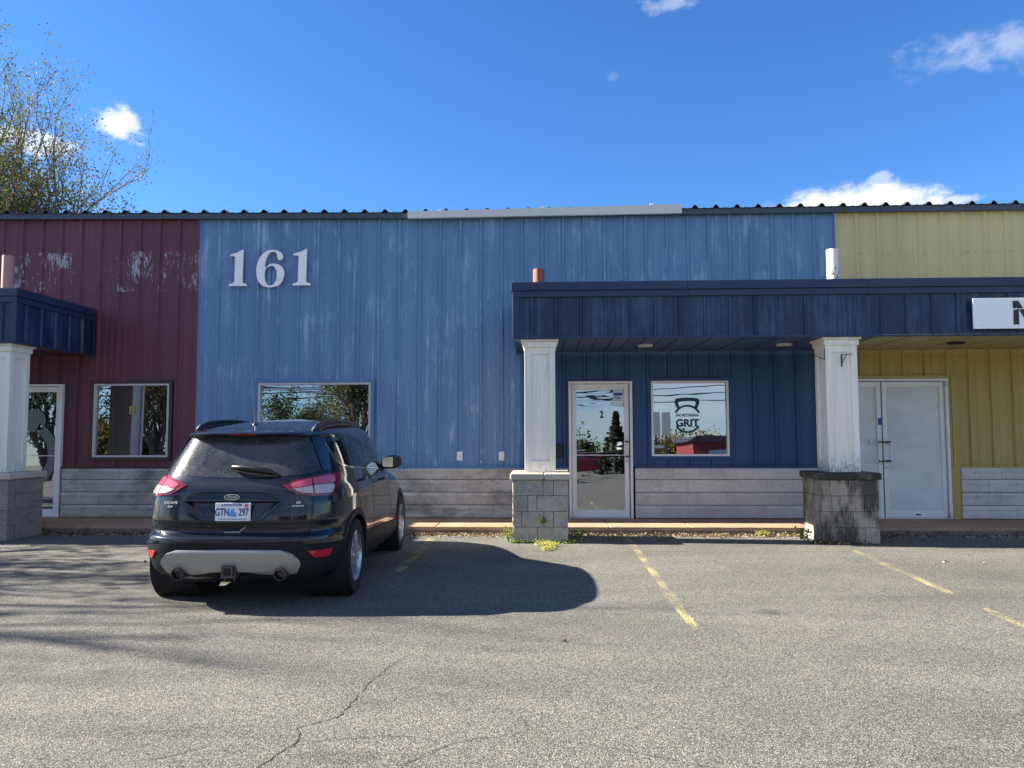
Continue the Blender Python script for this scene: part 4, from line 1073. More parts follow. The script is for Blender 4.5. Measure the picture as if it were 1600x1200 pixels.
# bumper: lower plastic band, silver skid plate, reflectors
bt = [(-1.32, .44), (-1.25, .50), (-1.1, .545), (-.9, .550), (-.66, .560), (-.59, .578), (0, .572), (.59, .578), (.66, .560), (.9, .55), (1.1, .545), (1.25, .50), (1.32, .44)]
sAR = side_s(AXR-.385, .45)
lowc = [(min(sAR-.02, a) if a > 0 else max(-sAR+.02, a), b) for a, b in bt]
bp = patch('bumper_cladding', lowc+[(sAR-.02, .30), (.95, .285), (.5, .285), (-.5, .285), (-.95, .285), (-sAR+.02, .30)], M['clad'], car, .006, .035, .01)
sk = [(-.60, .405), (-.585, .44), (-.53, .49), (-.44, .522), (0, .526), (.44, .522), (.53, .49), (.585, .44), (.60, .405), (.575, .34), (.53, .325), (.495, .34), (.47, .36), (.44, .368), (.40, .36), (.375, .335), (.35, .325), (.25, .335), (.18, .352), (0, .356), (-.18, .352), (-.25, .335), (-.35, .325), (-.375, .335), (-.40, .36), (-.44, .368), (-.47, .36), (-.495, .34), (-.53, .325), (-.575, .34)]
sk = [(a, b-.012 if b < .38 else b) for a, b in sk]
patch('skid_plate', sk, M['silver'], bp, .018, .013, .014, offf=lambda s, z: .016+.016*(1 if z > .478 else max(0, (z-.30)/.178)**1.5)*(1 if z < .505 else max(0, (.526-z)/.021)))
for mr in (False, True):
    patch('reflector', [(.655, .506), (.91, .500), (.885, .44), (.715, .442)], M['reflector'], bp, .014, .02, .01, mr)
    patch('bumper_corner_line', [(.62, .592), (.70, .575), (.95, .566), (1.15, .556), (1.15, .550), (.95, .558), (.70, .566), (.61, .583)], M['paint'], car, .012, .03, .012, mr)
# exhausts, hitch, underside
for sx in (-.43, .43):
    e = MB().lathe([(.047, 0), (.052, 0), (.052, .25), (.040, .25), (.040, .06), (.0, .06)], (0, 0, 0), 'y', 24); e = e.build('exhaust_pipe', M['steel'], car, True, 40); e.location = (sx, .02, .318); fixn(e)
    k = MB().tube([(sx, .2, .32), (sx*.9, .5, .30), (sx*.7, .8, .29)], .05, 10).build('muffler', M['gap'], car)
h = MB(); h.box((-.062, .02, .285), (.062, .34, .40)); h = h.build('tow_hitch', M['steel'], car)
MB().box((-.03, -.012, .312), (.03, .02, .372)).build('receiver_hole', M['gap'], h)
MB().box((-.045, -.010, .297), (.045, .018, .311)).box((-.045, -.010, .373), (.045, .018, .387)).box((-.045, -.010, .3115), (-.031, .018, .3725)).box((.031, -.010, .3115), (.045, .018, .3725)).build('receiver', M['steel'], h)
MB().box((-.35, .16, .27), (.35, .22, .33)).build('hitch_beam', M['gap'], h)
MB().tube([(-.03, .03, .285), (-.03, .03, .265)], .006, 6).tube([(.05, .03, .285), (.05, .03, .265)], .006, 6).build('chain_hook', M['steel'], h)
MB().box((-.60, .75, .23), (.60, 4.0, .30)).build('underbody', M['gap'], car)
# plate
yp = P(0.01, .83)[1]
pl = empty('licence_plate', (.012, yp-.026, .829), 0, car)
pl.rotation_euler = (R(-3), 0, 0)
box('plate_board', (-.150, -.004, -.076), (.150, .004, .076), M['plate'], pl, .003)
for body_, xx in (('GTN', -.090), ('297', .092)):
    text('plate_lettering', body_, .086, M['plate_ink'], pl, (xx, -.0055, -.004), depth=.002, sx=.66, bold=.0022)
text('plate_heading', 'NOVA SCOTIA', .024, M['plate_ink'], pl, (0, -.0055, .058), depth=.002, sx=.95, bold=.0006)
text('plate_slogan', "CANADA'S OCEAN PLAYGROUND", .014, M['plate_ink'], pl, (0, -.0055, -.060), depth=.002, sx=1.1)
shape('plate_picture', [[(-.030, -.038), (-.026, -.01), (-.018, .012), (-.010, .03), (-.004, .012), (.004, .034), (.014, .01), (.022, -.008), (.030, -.014), (.034, -.038)]], .002, M['plate_pic'], pl, (0, -.0055, 0))
shape('plate_sticker', [[(.100, .038), (.128, .038), (.128, .066), (.100, .066)]], .002, M['plate_red'], pl, (0, -.0056, 0))
for xx in (-.09, .06): MB().box((xx-.006, -.007, .05), (xx+.006, -.004, .062)).build('plate_bolt', M['gap'], pl)
# badges
yo = P(0, .950)[1]
bd = empty('oval_badge', (-.004, yo-.010, .952), 0, car)
shape('badge_rim', [[(.066*math.cos(t), .0255*math.sin(t)) for t in [2*PI*k/40 for k in range(40)]]], .006, M['chrome'], bd, (0, 0, 0))
shape('badge_field', [[(.060*math.cos(t), .0205*math.sin(t)) for t in [2*PI*k/40 for k in range(40)]]], .003, M['fordblue'], bd, (0, -.004, 0))
text('badge_script', 'Ford', .038, M['letter'], bd, (0, -.0065, .001), depth=.002, sx=1.05, shear=.35)
def emblem(txt, s, z, size, sx=1.0, shear=.0):
    p = P(s, z, .003); q = P(s+.05, z, .003); a = math.atan2(q[1]-p[1], q[0]-p[0])
    return text('emblem', txt, size, M['letter'], car, p, (PI/2, 0, a), .003, sx, .0008, 1.05, shear)
emblem('ESCAPE', -.535, .904, .030, 1.25, .2); emblem('FLEX', -.535, .872, .020, 1.1)
emblem('SE', .555, .902, .028, 1.35, .2); emblem('ECOBOOST', .555, .874, .016, 1.1)
# tailgate handle cut-out and wiper
hd = patch('tailgate_handle', [(-.115, .706), (.115, .706), (.045, .660), (-.045, .660)], M['gap'], car, .004, .02)
strip('handle_lip', [(-.052, .655), (.052, .655), (.118, .704)], .005, M['letter'], car, .012)
wp = MB(); 
a = Vector(P(.0, 1.135, .03)); b = Vector(P(.08, 1.165, .05)); c = Vector(P(.30, 1.155, .045)); d2 = Vector(P(.43, 1.118, .012))
wp.tube([Vector(P(-.07, 1.178, .022)), Vector(P(-.04, 1.178, .04)), Vector(P(.06, 1.17, .05)), Vector(P(.20, 1.158, .05)), Vector(P(.33, 1.143, .04)), Vector(P(.43, 1.118, .012))], [.010, .020, .024, .026, .022, .006], 10)
wo = wp.build('wiper_cover', M['black'], car, True)
MB().tube([P(-.07, 1.178, .02), P(.1, 1.152, .02), P(.38, 1.12, .02)], .008, 6).build('wiper_blade', M['gap'], wo)

# side glass, doors, handles (right flank as seen; mirrored on the left)
q0 = [(.95, 1.400), (1.40, 1.455), (1.455, 1.458), (1.40, 1.35), (1.335, 1.186), (1.15, 1.203), (1.06, 1.245)]
q1 = [(1.50, 1.460), (2.20, 1.462), (2.17, 1.30), (2.14, 1.140), (1.375, 1.182), (1.44, 1.35)]
q2 = [(2.27, 1.462), (2.55, 1.45), (2.80, 1.36), (3.03, 1.20), (3.02, 1.105), (2.215, 1.136), (2.24, 1.30)]
for mr in (False, True):
    sg_ = -1 if mr else 1
    patch('quarter_window', q0, M['carglass'], car, .003, .05, .008, mr)
    patch('rear_door_window', q1, M['carglass'], car, .003, .05, .008, mr)
    patch('front_door_window', q2, M['carglass2'], car, .003, .05, .008, mr)
    patch('window_surround', [(1.41, 1.462), (1.495, 1.466), (1.435, 1.35), (1.37, 1.182), (1.34, 1.184), (1.405, 1.35)], M['gloss'], car, .005, .03, .009, mr)
    patch('window_surround', [(2.205, 1.466), (2.265, 1.466), (2.235, 1.30), (2.21, 1.136), (2.145, 1.138), (2.175, 1.30)], M['gloss'], car, .005, .03, .009, mr)
    strip('chrome_strip', [(.90*sg_, 1.40), (1.03*sg_, 1.275), (1.09*sg_, 1.215), (1.15*sg_, 1.190), (1.5*sg_, 1.165), (2.1*sg_, 1.130), (3.0*sg_, 1.092)], .010, M['chrome'], car, .009)
    # door gaps
    strip('door_gap', [(1.41*sg_, 1.48), (1.36*sg_, 1.20), (1.48*sg_, 1.0), (1.60*sg_, .80), (1.83*sg_, .58), (1.93*sg_, .42)], .007, M['gap'], car, .0015)
    strip('door_gap', [(2.24*sg_, 1.48), (2.18*sg_, 1.13), (2.22*sg_, .8), (2.25*sg_, .42)], .007, M['gap'], car, .0015)
    strip('door_gap', [(3.10*sg_, 1.09), (3.20*sg_, .9), (3.22*sg_, .42)], .007, M['gap'], car, .0015)
    for s_, z_ in ((1.72, 1.035), (2.80, .985)):
        pp = [P(sg_*(s_-.09), z_, .012), P(sg_*(s_-.08), z_, .035), P(sg_*(s_+.0), z_+.002, .042), P(sg_*(s_+.09), z_, .035), P(sg_*(s_+.10), z_, .012)]
        MB().tube(pp, [.014, .015, .016, .015, .014], 8).build('door_handle', M['paint'], car, True)
    s0 = side_s(AXR+.395, .45); s1 = side_s(AXF-.395, .45)
    patch('sill_cladding', [(s0, .535), ((s0+s1)/2, .49), (s1, .44), (s1, .225), (s0, .225)], M['clad'], car, .010, .06, .014, mr)
    # wheel arch trims
    for ax in (AXR, AXF):
        v = []; f = []
        for k in range(33):
            t = R(-8)+R(196)*k/32
            for r_, dx in ((.383, -.03), (.383, .010), (.395, .014), (.438, .012), (.446, -.004)):
                yy = ax+r_*math.cos(t); zz = .345+r_*math.sin(t); zc = max(.21, zz)
                xx = abs(plan(t_of_s(side_s(yy, zc)), zc)[0]); v.append((sg_*(xx+dx), yy, max(.20, zz)))
        for k in range(32):
            for j in range(4): f.append((5*k+j, 5*k+j+1, 5*k+j+6, 5*k+j+5))
        fixn(me('wheel_arch_trim', v, f, M['clad'], car, True, sharp=50))
    # mirror
    mo = empty('wing_mirror', (sg_*.965, 2.36, 1.165), 0, car)
    bm = bmesh.new(); bmesh.ops.create_uvsphere(bm, u_segments=24, v_segments=14, radius=1)
    for v_ in bm.verts:
        x_, y_, z_ = v_.co
        v_.co = Vector((x_*.125*(1-.12*z_), (max(y_, -.35))*.10, (abs(z_)**.75*math.copysign(1, z_))*.078+.012*x_*sg_))
    ms = bpy.data.meshes.new('mirror_housing'); bm.to_mesh(ms); bm.free(); ms.materials.append(M['paint']); ms.polygons.foreach_set('use_smooth', [True]*len(ms.polygons)); ms.set_sharp_from_angle(angle=R(50))
    link('mirror_housing', ms, mo)
    shape('mirror_glass', [catmull([(-.09, -.045), (-.10, .02), (-.06, .055), (.05, .052), (.095, .03), (.085, -.03), (.04, -.05), (-.04, -.055)], 4)], .003, M['chrome'], mo, (0, -.037, .0), (PI/2, 0, R(10)*sg_))
    MB().tube([(-.10*sg_, .0, -.05), (-.16*sg_, .01, -.085)], [.035, .05], 8).build('mirror_stalk', M['black'], mo)
    # roof rail
    pr = []
    rp = [(.535, .62, 1.515), (.545, .72, 1.562), (.555, .92, 1.596), (.565, 1.3, 1.616), (.57, 1.7, 1.622), (.57, 2.1, 1.606), (.565, 2.4, 1.570), (.56, 2.5, 1.54)]
    MB().tube([(sg_*a, b, c) for a, b, c in rp], [.022, .020, .018, .017, .017, .018, .02, .022], 10).tube([(sg_*(a+.004), b, c-.034) for a, b, c in rp], [.022]*8, 8).build('roof_rail', M['black'], car, True)
# windscreen
def ws(x, z, off=.004):
    w_ = smooth(W_, z); n_ = smooth(NF_, z); yf = smooth(YF_, z); yc = min(YC, yf-.02)
    return (x*w_, yc+(yf-yc)*(1-abs(x)**n_)**(1/n_)+off, z)
v = []; f = []
for j in range(11):
    for i in range(17): v.append(ws((-.9+1.8*i/16), 1.10+(1.45-1.10)*j/10))
for j in range(10):
    for i in range(16): a = j*17+i; f.append((a, a+17, a+18, a+1))
fixn(me('windscreen', v, f, M['carglass'], car, True))
# antenna
an = MB().lathe([(.0, .0), (.030, .0), (.026, .014), (.012, .026), (0, .03)], (0, 0, 0), 'z', 14).build('antenna_base', M['black'], car, True); an.location = (-.085, .85, 1.565)
MB().tube([(0, 0, .02), (-.035, .05, .19)], [.004, .002], 6).build('antenna_rod', M['black'], an)
# wheels
def wheel_meshes():
    t = MB().lathe([(.235, .10), (.275, .112), (.325, .108), (.340, .092), (.345, .06), (.345, -.06), (.340, -.092), (.325, -.108), (.275, -.112), (.235, -.10), (.235, .10)], (0, 0, 0), 'x', 48)
    # tread grooves
    for k in range(48):
        a = 2*PI*k/48; c_, s_ = math.cos(a), math.sin(a)
        for x0, x1 in ((-.098, -.052), (.052, .098)):
            i = len(t.v); hw = .009
            for (r_, x) in ((.3465, x0), (.3465, x1)):
                for sgn in (-1, 1): t.v.append((x, r_*c_-sgn*hw*s_, r_*s_+sgn*hw*c_))
            for (r_, x) in ((.335, x0), (.335, x1)):
                for sgn in (-1, 1): t.v.append((x, r_*c_-sgn*hw*s_, r_*s_+sgn*hw*c_))
            t.f += [(i, i+1, i+3, i+2), (i, i+2, i+6, i+4), (i+1, i+5, i+7, i+3), (i+2, i+3, i+7, i+6), (i, i+4, i+5, i+1)]
    r = MB().lathe([(.236, .098), (.228, .104), (.216, .085), (.205, -.09), (.0, -.09)], (0, 0, 0), 'x', 48)
    # spokes: five pairs
    for k in range(5):
        for dd in (-.17, .17):
            a0 = 2*PI*k/5+dd*1.9; a1 = 2*PI*k/5+dd*.9
            i = len(r.v)
            for (rr_, a, hw, x0, x1) in ((.050, a0, .022, .020, .082), (.130, (a0+a1)/2, .017, .030, .088), (.220, a1, .021, .040, .086)):
                c_, s_ = math.cos(a), math.sin(a)
                for x in (x0, x1):
                    for sgn in (-1, 1): r.v.append((x, rr_*c_-sgn*hw*s_, rr_*s_+sgn*hw*c_))
            for j in range(2):
                b = i+4*j
                for q in ((0, 1, 5, 4), (1, 3, 7, 5), (3, 2, 6, 7), (2, 0, 4, 6)): r.f.append(tuple(b+w_ for w_ in q))
    r.lathe([(0, .084), (.030, .084), (.034, .078), (.062, .074), (.066, .02)], (0, 0, 0), 'x', 24)
    d = MB().lathe([(.0, -.02), (.15, -.02), (.15, 0.0), (.0, 0.0)], (0, 0, 0), 'x', 32)
    return t, r, d
tw, rw, dw = wheel_meshes()
proto = None
for ax in (AXR, AXF):
    for sx in (1, -1):
        wl = empty('wheel', (sx*.79, ax, .345), 0 if sx > 0 else PI, car)
        if proto is None:
            a = tw.build('tyre', M['tyre'], wl, True, 35); b = rw.build('rim', M['rim'], wl, True, 30); c = dw.build('brake_disc', M['steel'], wl); fixn(a); fixn(b)
            proto = (a, b, c)
        else:
            for q in proto: o = q.copy(); COL.objects.link(o); o.parent = wl
# dark liner inside each well
for ax in (AXR, AXF):
    for sx in (1, -1):
        o = MB().lathe([(.384, 0), (.384, .40), (.0, .40)], (0, 0, 0), 'x', 32).build('wheel_liner', M['gap'], car, True, 40)
        o.location = (sx*.88, ax, .345); o.scale = (-sx*1.0, 1, 1)

# ================================================================ vegetation
def leafmat(name, stops, trans=0.35):
    m = mat(name, stops[0][1], 0.6, 0, 0.25); n, l = nodes(m)
    g = n.new('ShaderNodeNewGeometry'); c = n_ramp(m, g.outputs['Random Per Island'], stops); setcol(m, c)
    out = n['Material Output']; tr = n.new('ShaderNodeBsdfTranslucent'); l.new(c, tr.inputs[0])
    mx_ = n.new('ShaderNodeMixShader'); mx_.inputs[0].default_value = trans
    l.new(bsdf(m).outputs[0], mx_.inputs[1]); l.new(tr.outputs[0], mx_.inputs[2]); l.new(mx_.outputs[0], out.inputs[0]); return m
M['leaf'] = leafmat('olive_leaves', [(0, (.05, .07, .02)), (.35, (.09, .12, .035)), (.7, (.17, .18, .05)), (.96, (.24, .20, .06)), (.985, (.22, .05, .03)), (1, (.22, .05, .03))])
M['leaf2'] = leafmat('green_leaves', [(0, (.03, .05, .015)), (.5, (.06, .10, .03)), (1, (.14, .15, .05))])
M['leaf3'] = leafmat('autumn_leaves', [(0, (.06, .07, .02)), (.5, (.14, .12, .03)), (1, (.26, .17, .04))])
M['needle'] = leafmat('dark_needles', [(0, (.012, .022, .012)), (1, (.03, .045, .02))], .1)
M['weed'] = leafmat('weed_leaves', [(0, (.10, .17, .03)), (.5, (.20, .26, .06)), (1, (.36, .38, .12))], .4)
M['weedy'] = leafmat('yellowed_weed_leaves', [(0, (.26, .28, .05)), (.5, (.42, .42, .10)), (1, (.60, .58, .22))], .4)
M['dead'] = leafmat('dead_leaves', [(0, (.05, .03, .02)), (.35, (.13, .08, .045)), (.75, (.28, .20, .11)), (1, (.46, .38, .24))], .15)
M['bark'] = mat('grey_bark', (.15, .13, .11), .9)

def leaf_quad(v, f, p, size, rr, up=0.3):
    a = Vector((rr.gauss(0, 1), rr.gauss(0, 1), rr.gauss(0, 1))); a.normalize()
    b = a.cross(Vector((rr.gauss(0, 1), rr.gauss(0, 1), rr.gauss(0, 1)+up))); b.normalize(); c = a.cross(b)
    i = len(v); w_ = size*.32; fold = size*.12
    v += [tuple(p-b*size*.5), tuple(p+a*w_+c*fold), tuple(p+b*size*.5), tuple(p-a*w_+c*fold)]; f.append((i, i+1, i+2, i+3))
def tree(name, label, loc, h, spread, seed, lm, leaves=2500, lsize=.09, stems=6, group=None, depth=4, fork=.25, dens=1.0, upright=.5, trunk_h=None):
    rr = random.Random(seed); t = empty(name, loc); tag(t, label, 'tree', group)
    b = MB(); v = []; f = []; tips = []
    th = trunk_h if trunk_h is not None else h*.12
    b.tube([(0, 0, 0), (rr.uniform(-.03, .03)*h, 0, th*.6), (0, 0, th)], [h*.035, h*.026, h*.024], 8)
    def grow(p, d, ln, r, lev):
        n_ = 4; pts = [p]; q = Vector(p); dd = Vector(d)
        for k in range(n_):
            dd = (dd+Vector((rr.gauss(0, .12), rr.gauss(0, .12), rr.gauss(0, .08)+upright*.08))).normalized(); q = q+dd*ln/n_; pts.append(Vector(q))
        b.tube(pts, [r*(1-.55*k/n_) for k in range(n_+1)], 5 if lev < 2 else 3, False)
        if lev >= 1: tips.extend(pts[2:])
        if lev >= depth: return
        for k in range(rr.choice((2, 3, 3)) if lev else 4):
            i = rr.choice((2, 3, 4)); base = pts[i]
            side = Vector((rr.gauss(0, 1), rr.gauss(0, 1), rr.gauss(0, .5))).normalized()
            nd = (dd*(1.0)+side*rr.uniform(.45, .95)+Vector((0, 0, upright*.4))).normalized()
            grow(base, nd, ln*rr.uniform(.55, .78), r*.5*(1-.12*lev), lev+1)
    for s_ in range(stems):
        a = 2*PI*s_/stems+rr.uniform(-.4, .4); sp = spread/h*rr.uniform(.35, 1.1)
        d = Vector((math.cos(a)*sp, math.sin(a)*sp, 1)).normalized(); grow(Vector((0, 0, th*.95)), d, h*.42*rr.uniform(.8, 1.1), h*.014, 0)
    b.build('trunk', M['bark'], t)
    clump = [rr.uniform(0, 1) for _ in tips]
    for _ in range(leaves):
        k = rr.randrange(len(tips))
        if clump[k] > dens: continue
        p = tips[k]+Vector((rr.gauss(0, 1), rr.gauss(0, 1), rr.gauss(0, 1)))*lsize*1.45
        leaf_quad(v, f, p, lsize*rr.uniform(.6, 1.25), rr)
    me('crown', v, f, lm, t); return t
def spruce(label, loc, h, w_, seed, group=None):
    rr = random.Random(seed); t = empty('spruce_tree', loc); tag(t, label, 'tree', group)
    MB().tube([(0, 0, 0), (0, 0, h*.96)], [h*.02, .01], 6).build('trunk', M['bark'], t); v = []; f = []
    for _ in range(2600):
        z = h*(.06+.94*rr.random()**1.0); r_ = w_*(1-z/h)**.85*(0.35+.65*rr.random()**.5)*(1+.25*math.sin(z*9)); a = rr.uniform(0, 2*PI)
        leaf_quad(v, f, Vector((r_*math.cos(a), r_*math.sin(a), z-r_*.35)), h*.055, rr)
    me('crown', v, f, M['needle'], t)
bg_ = 'trees rising behind the building'
tree('tree', 'thin leafy tree behind the maroon wall, branches fanning from one base', (-17.4, 23.8, 0), 9.8, 1.3, 11, M['leaf'], 27000, .10, 11, bg_, 4, dens=.72, upright=.6, trunk_h=2.6)
tree('tree', 'taller tree at the left edge behind the roof', (-19.9, 25.2, 0), 12.2, 1.6, 23, M['leaf'], 20000, .09, 9, bg_, 4, dens=.65, upright=.6, trunk_h=3)
tree('tree', 'small twiggy tree low behind the far left of the roof', (-17.2, 22.5, 0), 8.6, 1.3, 31, M['leaf'], 13000, .08, 9, bg_, 4, dens=.9, trunk_h=2.6)
# trees west of the lot: they throw the soft branch shadows on the asphalt
wg = 'trees along the west side of the lot'
tree('tree', 'tree west of the parking lot nearest the building', (-16.5, 9.3, 0), 8.0, 3.6, 41, M['leaf2'], 8000, .12, 8, wg, 3, dens=.8)
tree('tree', 'sparse tree west of the parking lot, middle one', (-21.0, 6.4, 0), 12.6, 1.6, 42, M['leaf2'], 1000, .11, 6, wg, 3, dens=.6)
tree('tree', 'sparse tree west of the parking lot, southern one', (-21.8, 5.5, 0), 12.6, 1.2, 43, M['leaf2'], 1300, .11, 6, wg, 3, dens=.6)
# north side of the street: only seen mirrored in panes and paint
ng = 'trees across the street'
tree('tree', 'broad green tree across the street', (-9.3, -13.0, -.5), 7.6, 1.7, 51, M['leaf'], 13000, .14, 8, ng, 3, trunk_h=1.2)
tree('tree', 'rounded green tree left of the broad one across the street', (-14.3, -21.0, -1), 6.0, 2.0, 52, M['leaf2'], 9000, .16, 8, ng, 3, trunk_h=1.0)
tree('tree', 'tree across the street opposite the maroon unit', (-20.6, -15.0, -1), 8.5, 1.6, 53, M['leaf3'], 9000, .15, 8, ng, 3, trunk_h=1.0)
tree('tree', 'wide green tree across the street, farthest west', (-26.2, -14.6, -1), 9.5, 2.4, 57, M['leaf2'], 12000, .16, 9, ng, 3, trunk_h=.8)
spruce('dark pointed spruce across the street', (4.75, -26.0, -1.0), 5.2, 1.7, 54, ng)
for k, (x, y, h) in enumerate([(-5, -34, 3.8), (-1.0, -33, 3.4), (2.2, -34, 3.2), (8.8, -34, 3.1), (13.5, -38, 3.1), (18.5, -38, 4.6), (22, -30, 4.8), (-25.0, -19, 3.9), (28, -34, 5.4), (34, -36, 5)]):
    lab = ['low bushy tree in the hedge, first from the west', 'second low bushy tree of the hedge', 'third low bushy tree of the hedge', 'bushy tree behind the red shed', 'low bushy tree east of the red shed', 'green bushy tree in the east of the hedge', 'bushy tree near the street in the east', 'bush on the west side, opposite the maroon unit', 'bushy tree toward the eastern end', 'last bushy tree of the hedge in the east'][k]
    tree('bushy_tree', lab, (x, y, -1.0), h+1.0, 3.6, 60+k, M['leaf3'] if k % 3 != 2 else M['leaf2'], 7000, .26, 8, 'hedge of trees beyond the street', 2, trunk_h=.4)
# a red shed, a white kiosk, poles with wires
M['redwall'] = mat('red_shed_wall', (.20, .03, .03), .6); M['whitewall'] = mat('white_wall', (.5, .5, .48), .6)
rs = empty('red_shed', (14.0, -27.0, 0)); tag(rs, 'low red shed across the street', 'building')
box('wall', (-4.6, -3, -.2), (6.0, 3, 2.2), M['redwall'], rs)
MB().prism([(-4.9, 2.2), (6.3, 2.2), (5.8, 2.55), (-4.4, 2.55)], -3.2, 3.2).build('roof', M['roofmetal'], rs)
for k in range(4): box('window', (-3.6+2.4*k, 3.0, .8), (-2.4+2.4*k, 3.03, 1.7), M['whitewall'], rs)
ks = empty('white_kiosk', (4.6, -12.0, 0)); tag(ks, 'small white flat-roofed kiosk across the lot', 'building')
box('wall', (-.6, -.6, 0), (.6, .6, 1.6), M['whitewall'], ks); box('roof', (-1.0, -1.0, 1.6), (1.0, 1.0, 1.72), M['whitewall'], ks); box('window', (-.35, .6, .7), (.35, .62, 1.3), M['black'], ks)
bb = empty('billboard', (7.1, -22.0, 0)); tag(bb, 'double white billboard on posts', 'sign')
for a, b in ((-.95, -.1), (.1, .95)): box('board', (a*.62, -.05, 2.5), (b*.62, .05, 4.0), M['whitewall'], bb)
for x in (-.33, .33): box('post', (x-.06, -.06, 0), (x+.06, .048, 2.5), M['steel'], bb)
M['wood'] = mat('pole_wood', (.12, .09, .06), .9)
for k, x in enumerate((-34, -6.5+26, 48)):
    p = MB().tube([(0, 0, -1), (0, 0, 9.4)], [.16, .11], 10).box((-1.2, -.06, 8.4), (1.2, .06, 8.55)).build('utility_pole', M['wood']); p.location = (x, -19, 0)
    tag(p, ['wooden utility pole west of the lot', 'wooden utility pole opposite the mustard unit', 'wooden utility pole far to the east'][k], 'utility pole', 'utility poles along the street')
wr = random.Random(5)
for k in range(9):
    y = -19+wr.uniform(-1.1, 1.1); z = 4.75+.2*k; pts = []
    for j in range(41):
        t = j/40; pts.append((-40+95*t, y, z+.1*k*t-.9*math.sin(PI*((t*3.4+.1*k) % 1))*.6))
    o = MB().tube(pts, .028, 4).build('overhead_wire', M['black'])
    tag(o, ['lowest', 'second lowest', 'third lowest', 'fourth', 'fifth', 'sixth', 'third highest', 'second highest', 'highest'][k]+' of the overhead wires along the street', 'wire', 'overhead wires along the street')
# a red car behind the camera, mirrored in the door
M['redpaint'] = mat('red_car_paint', (.10, .010, .012), .3, .2, .5, 1.0)
rc = empty('parked_car', (4.4, -26.5, 0), PI/2+.1); tag(rc, 'red hatchback parked across the lot', 'car')
o = body.copy(); o.data = body.data.copy(); o.data.materials.clear(); o.data.materials.append(M['redpaint']); COL.objects.link(o); o.parent = rc
for ch in list(car.children):
    nm = ch.name.split('.')[0]
    if nm in ('rear_window', 'quarter_window', 'rear_door_window', 'front_door_window', 'windscreen', 'tail_light'):
        q = ch.copy(); COL.objects.link(q); q.parent = rc
    if nm == 'wheel':
        q = ch.copy(); COL.objects.link(q); q.parent = rc
        for c2 in ch.children: r2_ = c2.copy(); COL.objects.link(r2_); r2_.parent = q

# ================================================================ weeds, dead leaves, gravel along the kerb
FALLEN = []
def debris():
    rr = random.Random(9); v = []; f = []
    for _ in range(9000):
        x = rr.uniform(-9.2, 8.5); 
        dens = .25+.75*(noise.noise(Vector((x*1.3, 3.1, 0)))*.5+.5)
        if x < .4 and x > -8: dens += .35
        if x > 4.6: dens *= .4
        if rr.random() > dens: continue
        y = 11.43-abs(rr.gauss(0, .14))
        if any(xc-.40 < x < xc+.40 and 10.55 < y < 11.36 for xc in (-.058, 4.103, -7.915)): continue
        s_ = rr.uniform(.014, .055)
        leaf_quad(v, f, Vector((x, y, .008+abs(rr.gauss(0, .012)))), s_, rr, 2.0)
    tag(me('dead_leaves', v, f, M['dead']), 'brown dead leaves and grit gathered along the kerb', 'dead leaves', None, 'stuff')
    v = []; f = []
    for _ in range(2600):
        x = rr.uniform(-9.2, 8.5); y = 11.42-abs(rr.gauss(0, .2)); s_ = rr.uniform(.004, .012)
        if any(xc-.40 < x < xc+.40 and 10.55 < y < 11.36 for xc in (-.058, 4.103, -7.915)): continue
        i = len(v)
        for a in range(4): t = a*PI/2+rr.random(); v.append((x+s_*math.cos(t), y+s_*math.sin(t), .004))
        v.append((x, y, .004+s_)); f += [(i, i+1, i+4), (i+1, i+2, i+4), (i+2, i+3, i+4), (i+3, i, i+4)]
    tag(me('grit', v, f, M['pier']), 'grit and small stones along the kerb', 'grit', None, 'stuff')
debris()
for k in range(26):
    lr = random.Random(100+k); v = []; f = []; x = lr.uniform(-8, 6); y = lr.uniform(8.6, 11.0) if k > 5 else lr.uniform(5, 8)
    if abs(x+.06) < .45 and y > 10.4 or abs(x-4.1) < .45 and y > 10.4 or -3.7 < x < -1.6: continue
    leaf_quad(v, f, Vector((x, y, .016)), lr.uniform(.035, .06), lr, 4.0)
    FALLEN.append((v, f))
vv = []; ff = []
for v, f in FALLEN:
    i = len(vv); vv += v; ff += [tuple(a+i for a in q) for q in f]
tag(me('fallen_leaves', vv, ff, M['dead']), 'few dry leaves scattered over the asphalt', 'dead leaves', None, 'stuff')
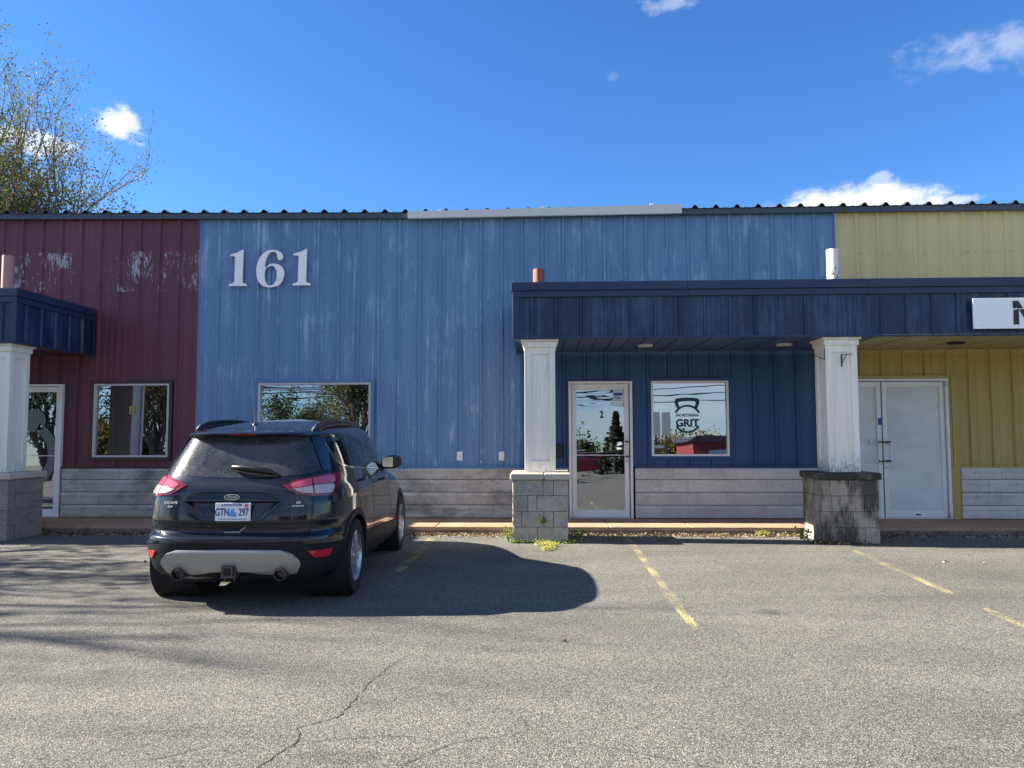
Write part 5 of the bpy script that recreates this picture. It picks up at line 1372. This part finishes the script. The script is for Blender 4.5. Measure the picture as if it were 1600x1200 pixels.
def weed(label, loc, h, spread, n_, size, material, seed, flat=False):
    rr = random.Random(seed); t = empty('weed', loc); tag(t, label, 'weed')
    b = MB(); v = []; f = []
    for s_ in range(max(2, n_//12)):
        a = rr.uniform(0, 2*PI); e = Vector((math.cos(a)*spread*rr.uniform(.3, 1), math.sin(a)*spread*.6*rr.uniform(.3, 1), h*rr.uniform(.5, 1)))
        b.tube([(0, 0, 0), tuple(e*.5+Vector((0, 0, h*.1))), tuple(e)], [.004, .003, .0015], 4)
        for _ in range(12): leaf_quad(v, f, e*rr.uniform(.3, 1.05)+Vector((rr.gauss(0, .02), rr.gauss(0, .015), rr.gauss(0, .012))), size*rr.uniform(.6, 1.2), rr, 1.0)
    b.build('stem', M['weed'], t); me('foliage', v, f, material, t)
weed('green weed growing at the left foot of the clean pillar', (-.50, 10.60, 0), .26, .10, 80, .045, M['weed'], 1)
weed('small weed rooted in a crack on the face of the clean pillar', (-.02, 10.555, .26), .13, .05, 50, .035, M['weed'], 2)
weed('small leafy weed at the left foot of the stained pillar', (3.52, 10.70, 0), .22, .14, 70, .05, M['weed'], 3)
weed('tuft of dry weed by the kerb between the pillars', (3.10, 11.33, .0), .10, .18, 110, .03, M['weedy'], 4)
weed('low dry weed beside the right foot of the clean pillar', (.50, 11.2, 0), .12, .16, 90, .03, M['weedy'], 5)
def mat_weed(label, pts, material, seed, n_, size):
    rr = random.Random(seed); v = []; f = []
    for _ in range(n_):
        a = rr.choice(pts); x = a[0]+rr.gauss(0, a[2]); y = a[1]+rr.gauss(0, a[3])
        if -.44 < x < .325 and y > 10.56: continue
        leaf_quad(v, f, Vector((x, y, .012+abs(rr.gauss(0, .018)))), size*rr.uniform(.5, 1.3), rr, 2.5)
    t = me('creeping_weed', v, f, material); tag(t, label, 'weed')
mat_weed('yellow creeping weed spreading from the clean pillar over the asphalt', [(.02, 10.45, .06, .05), (.06, 10.2, .05, .08), (.05, 9.95, .045, .08), (.02, 10.3, .07, .08)], M['weedy'], 1, 620, .035)
mat_weed('thin line of weeds along the foot of the clean pillar', [(-.30, 10.53, .08, .015), (0, 10.53, .12, .015), (.28, 10.53, .06, .02), (.40, 10.56, .05, .03), (-.42, 10.53, .04, .03)], M['weed'], 2, 420, .03)
mat_weed('dry grass bits along the foot of the stained pillar', [(3.80, 10.50, .10, .02), (4.1, 10.50, .16, .015), (3.62, 10.62, .05, .05)], M['dead'], 3, 260, .035)
mat_weed('sparse dry weeds along the kerb right of door two', [(2.6, 11.33, .4, .03), (1.6, 11.36, .5, .025), (3.3, 11.34, .2, .03)], M['weedy'], 4, 240, .028)
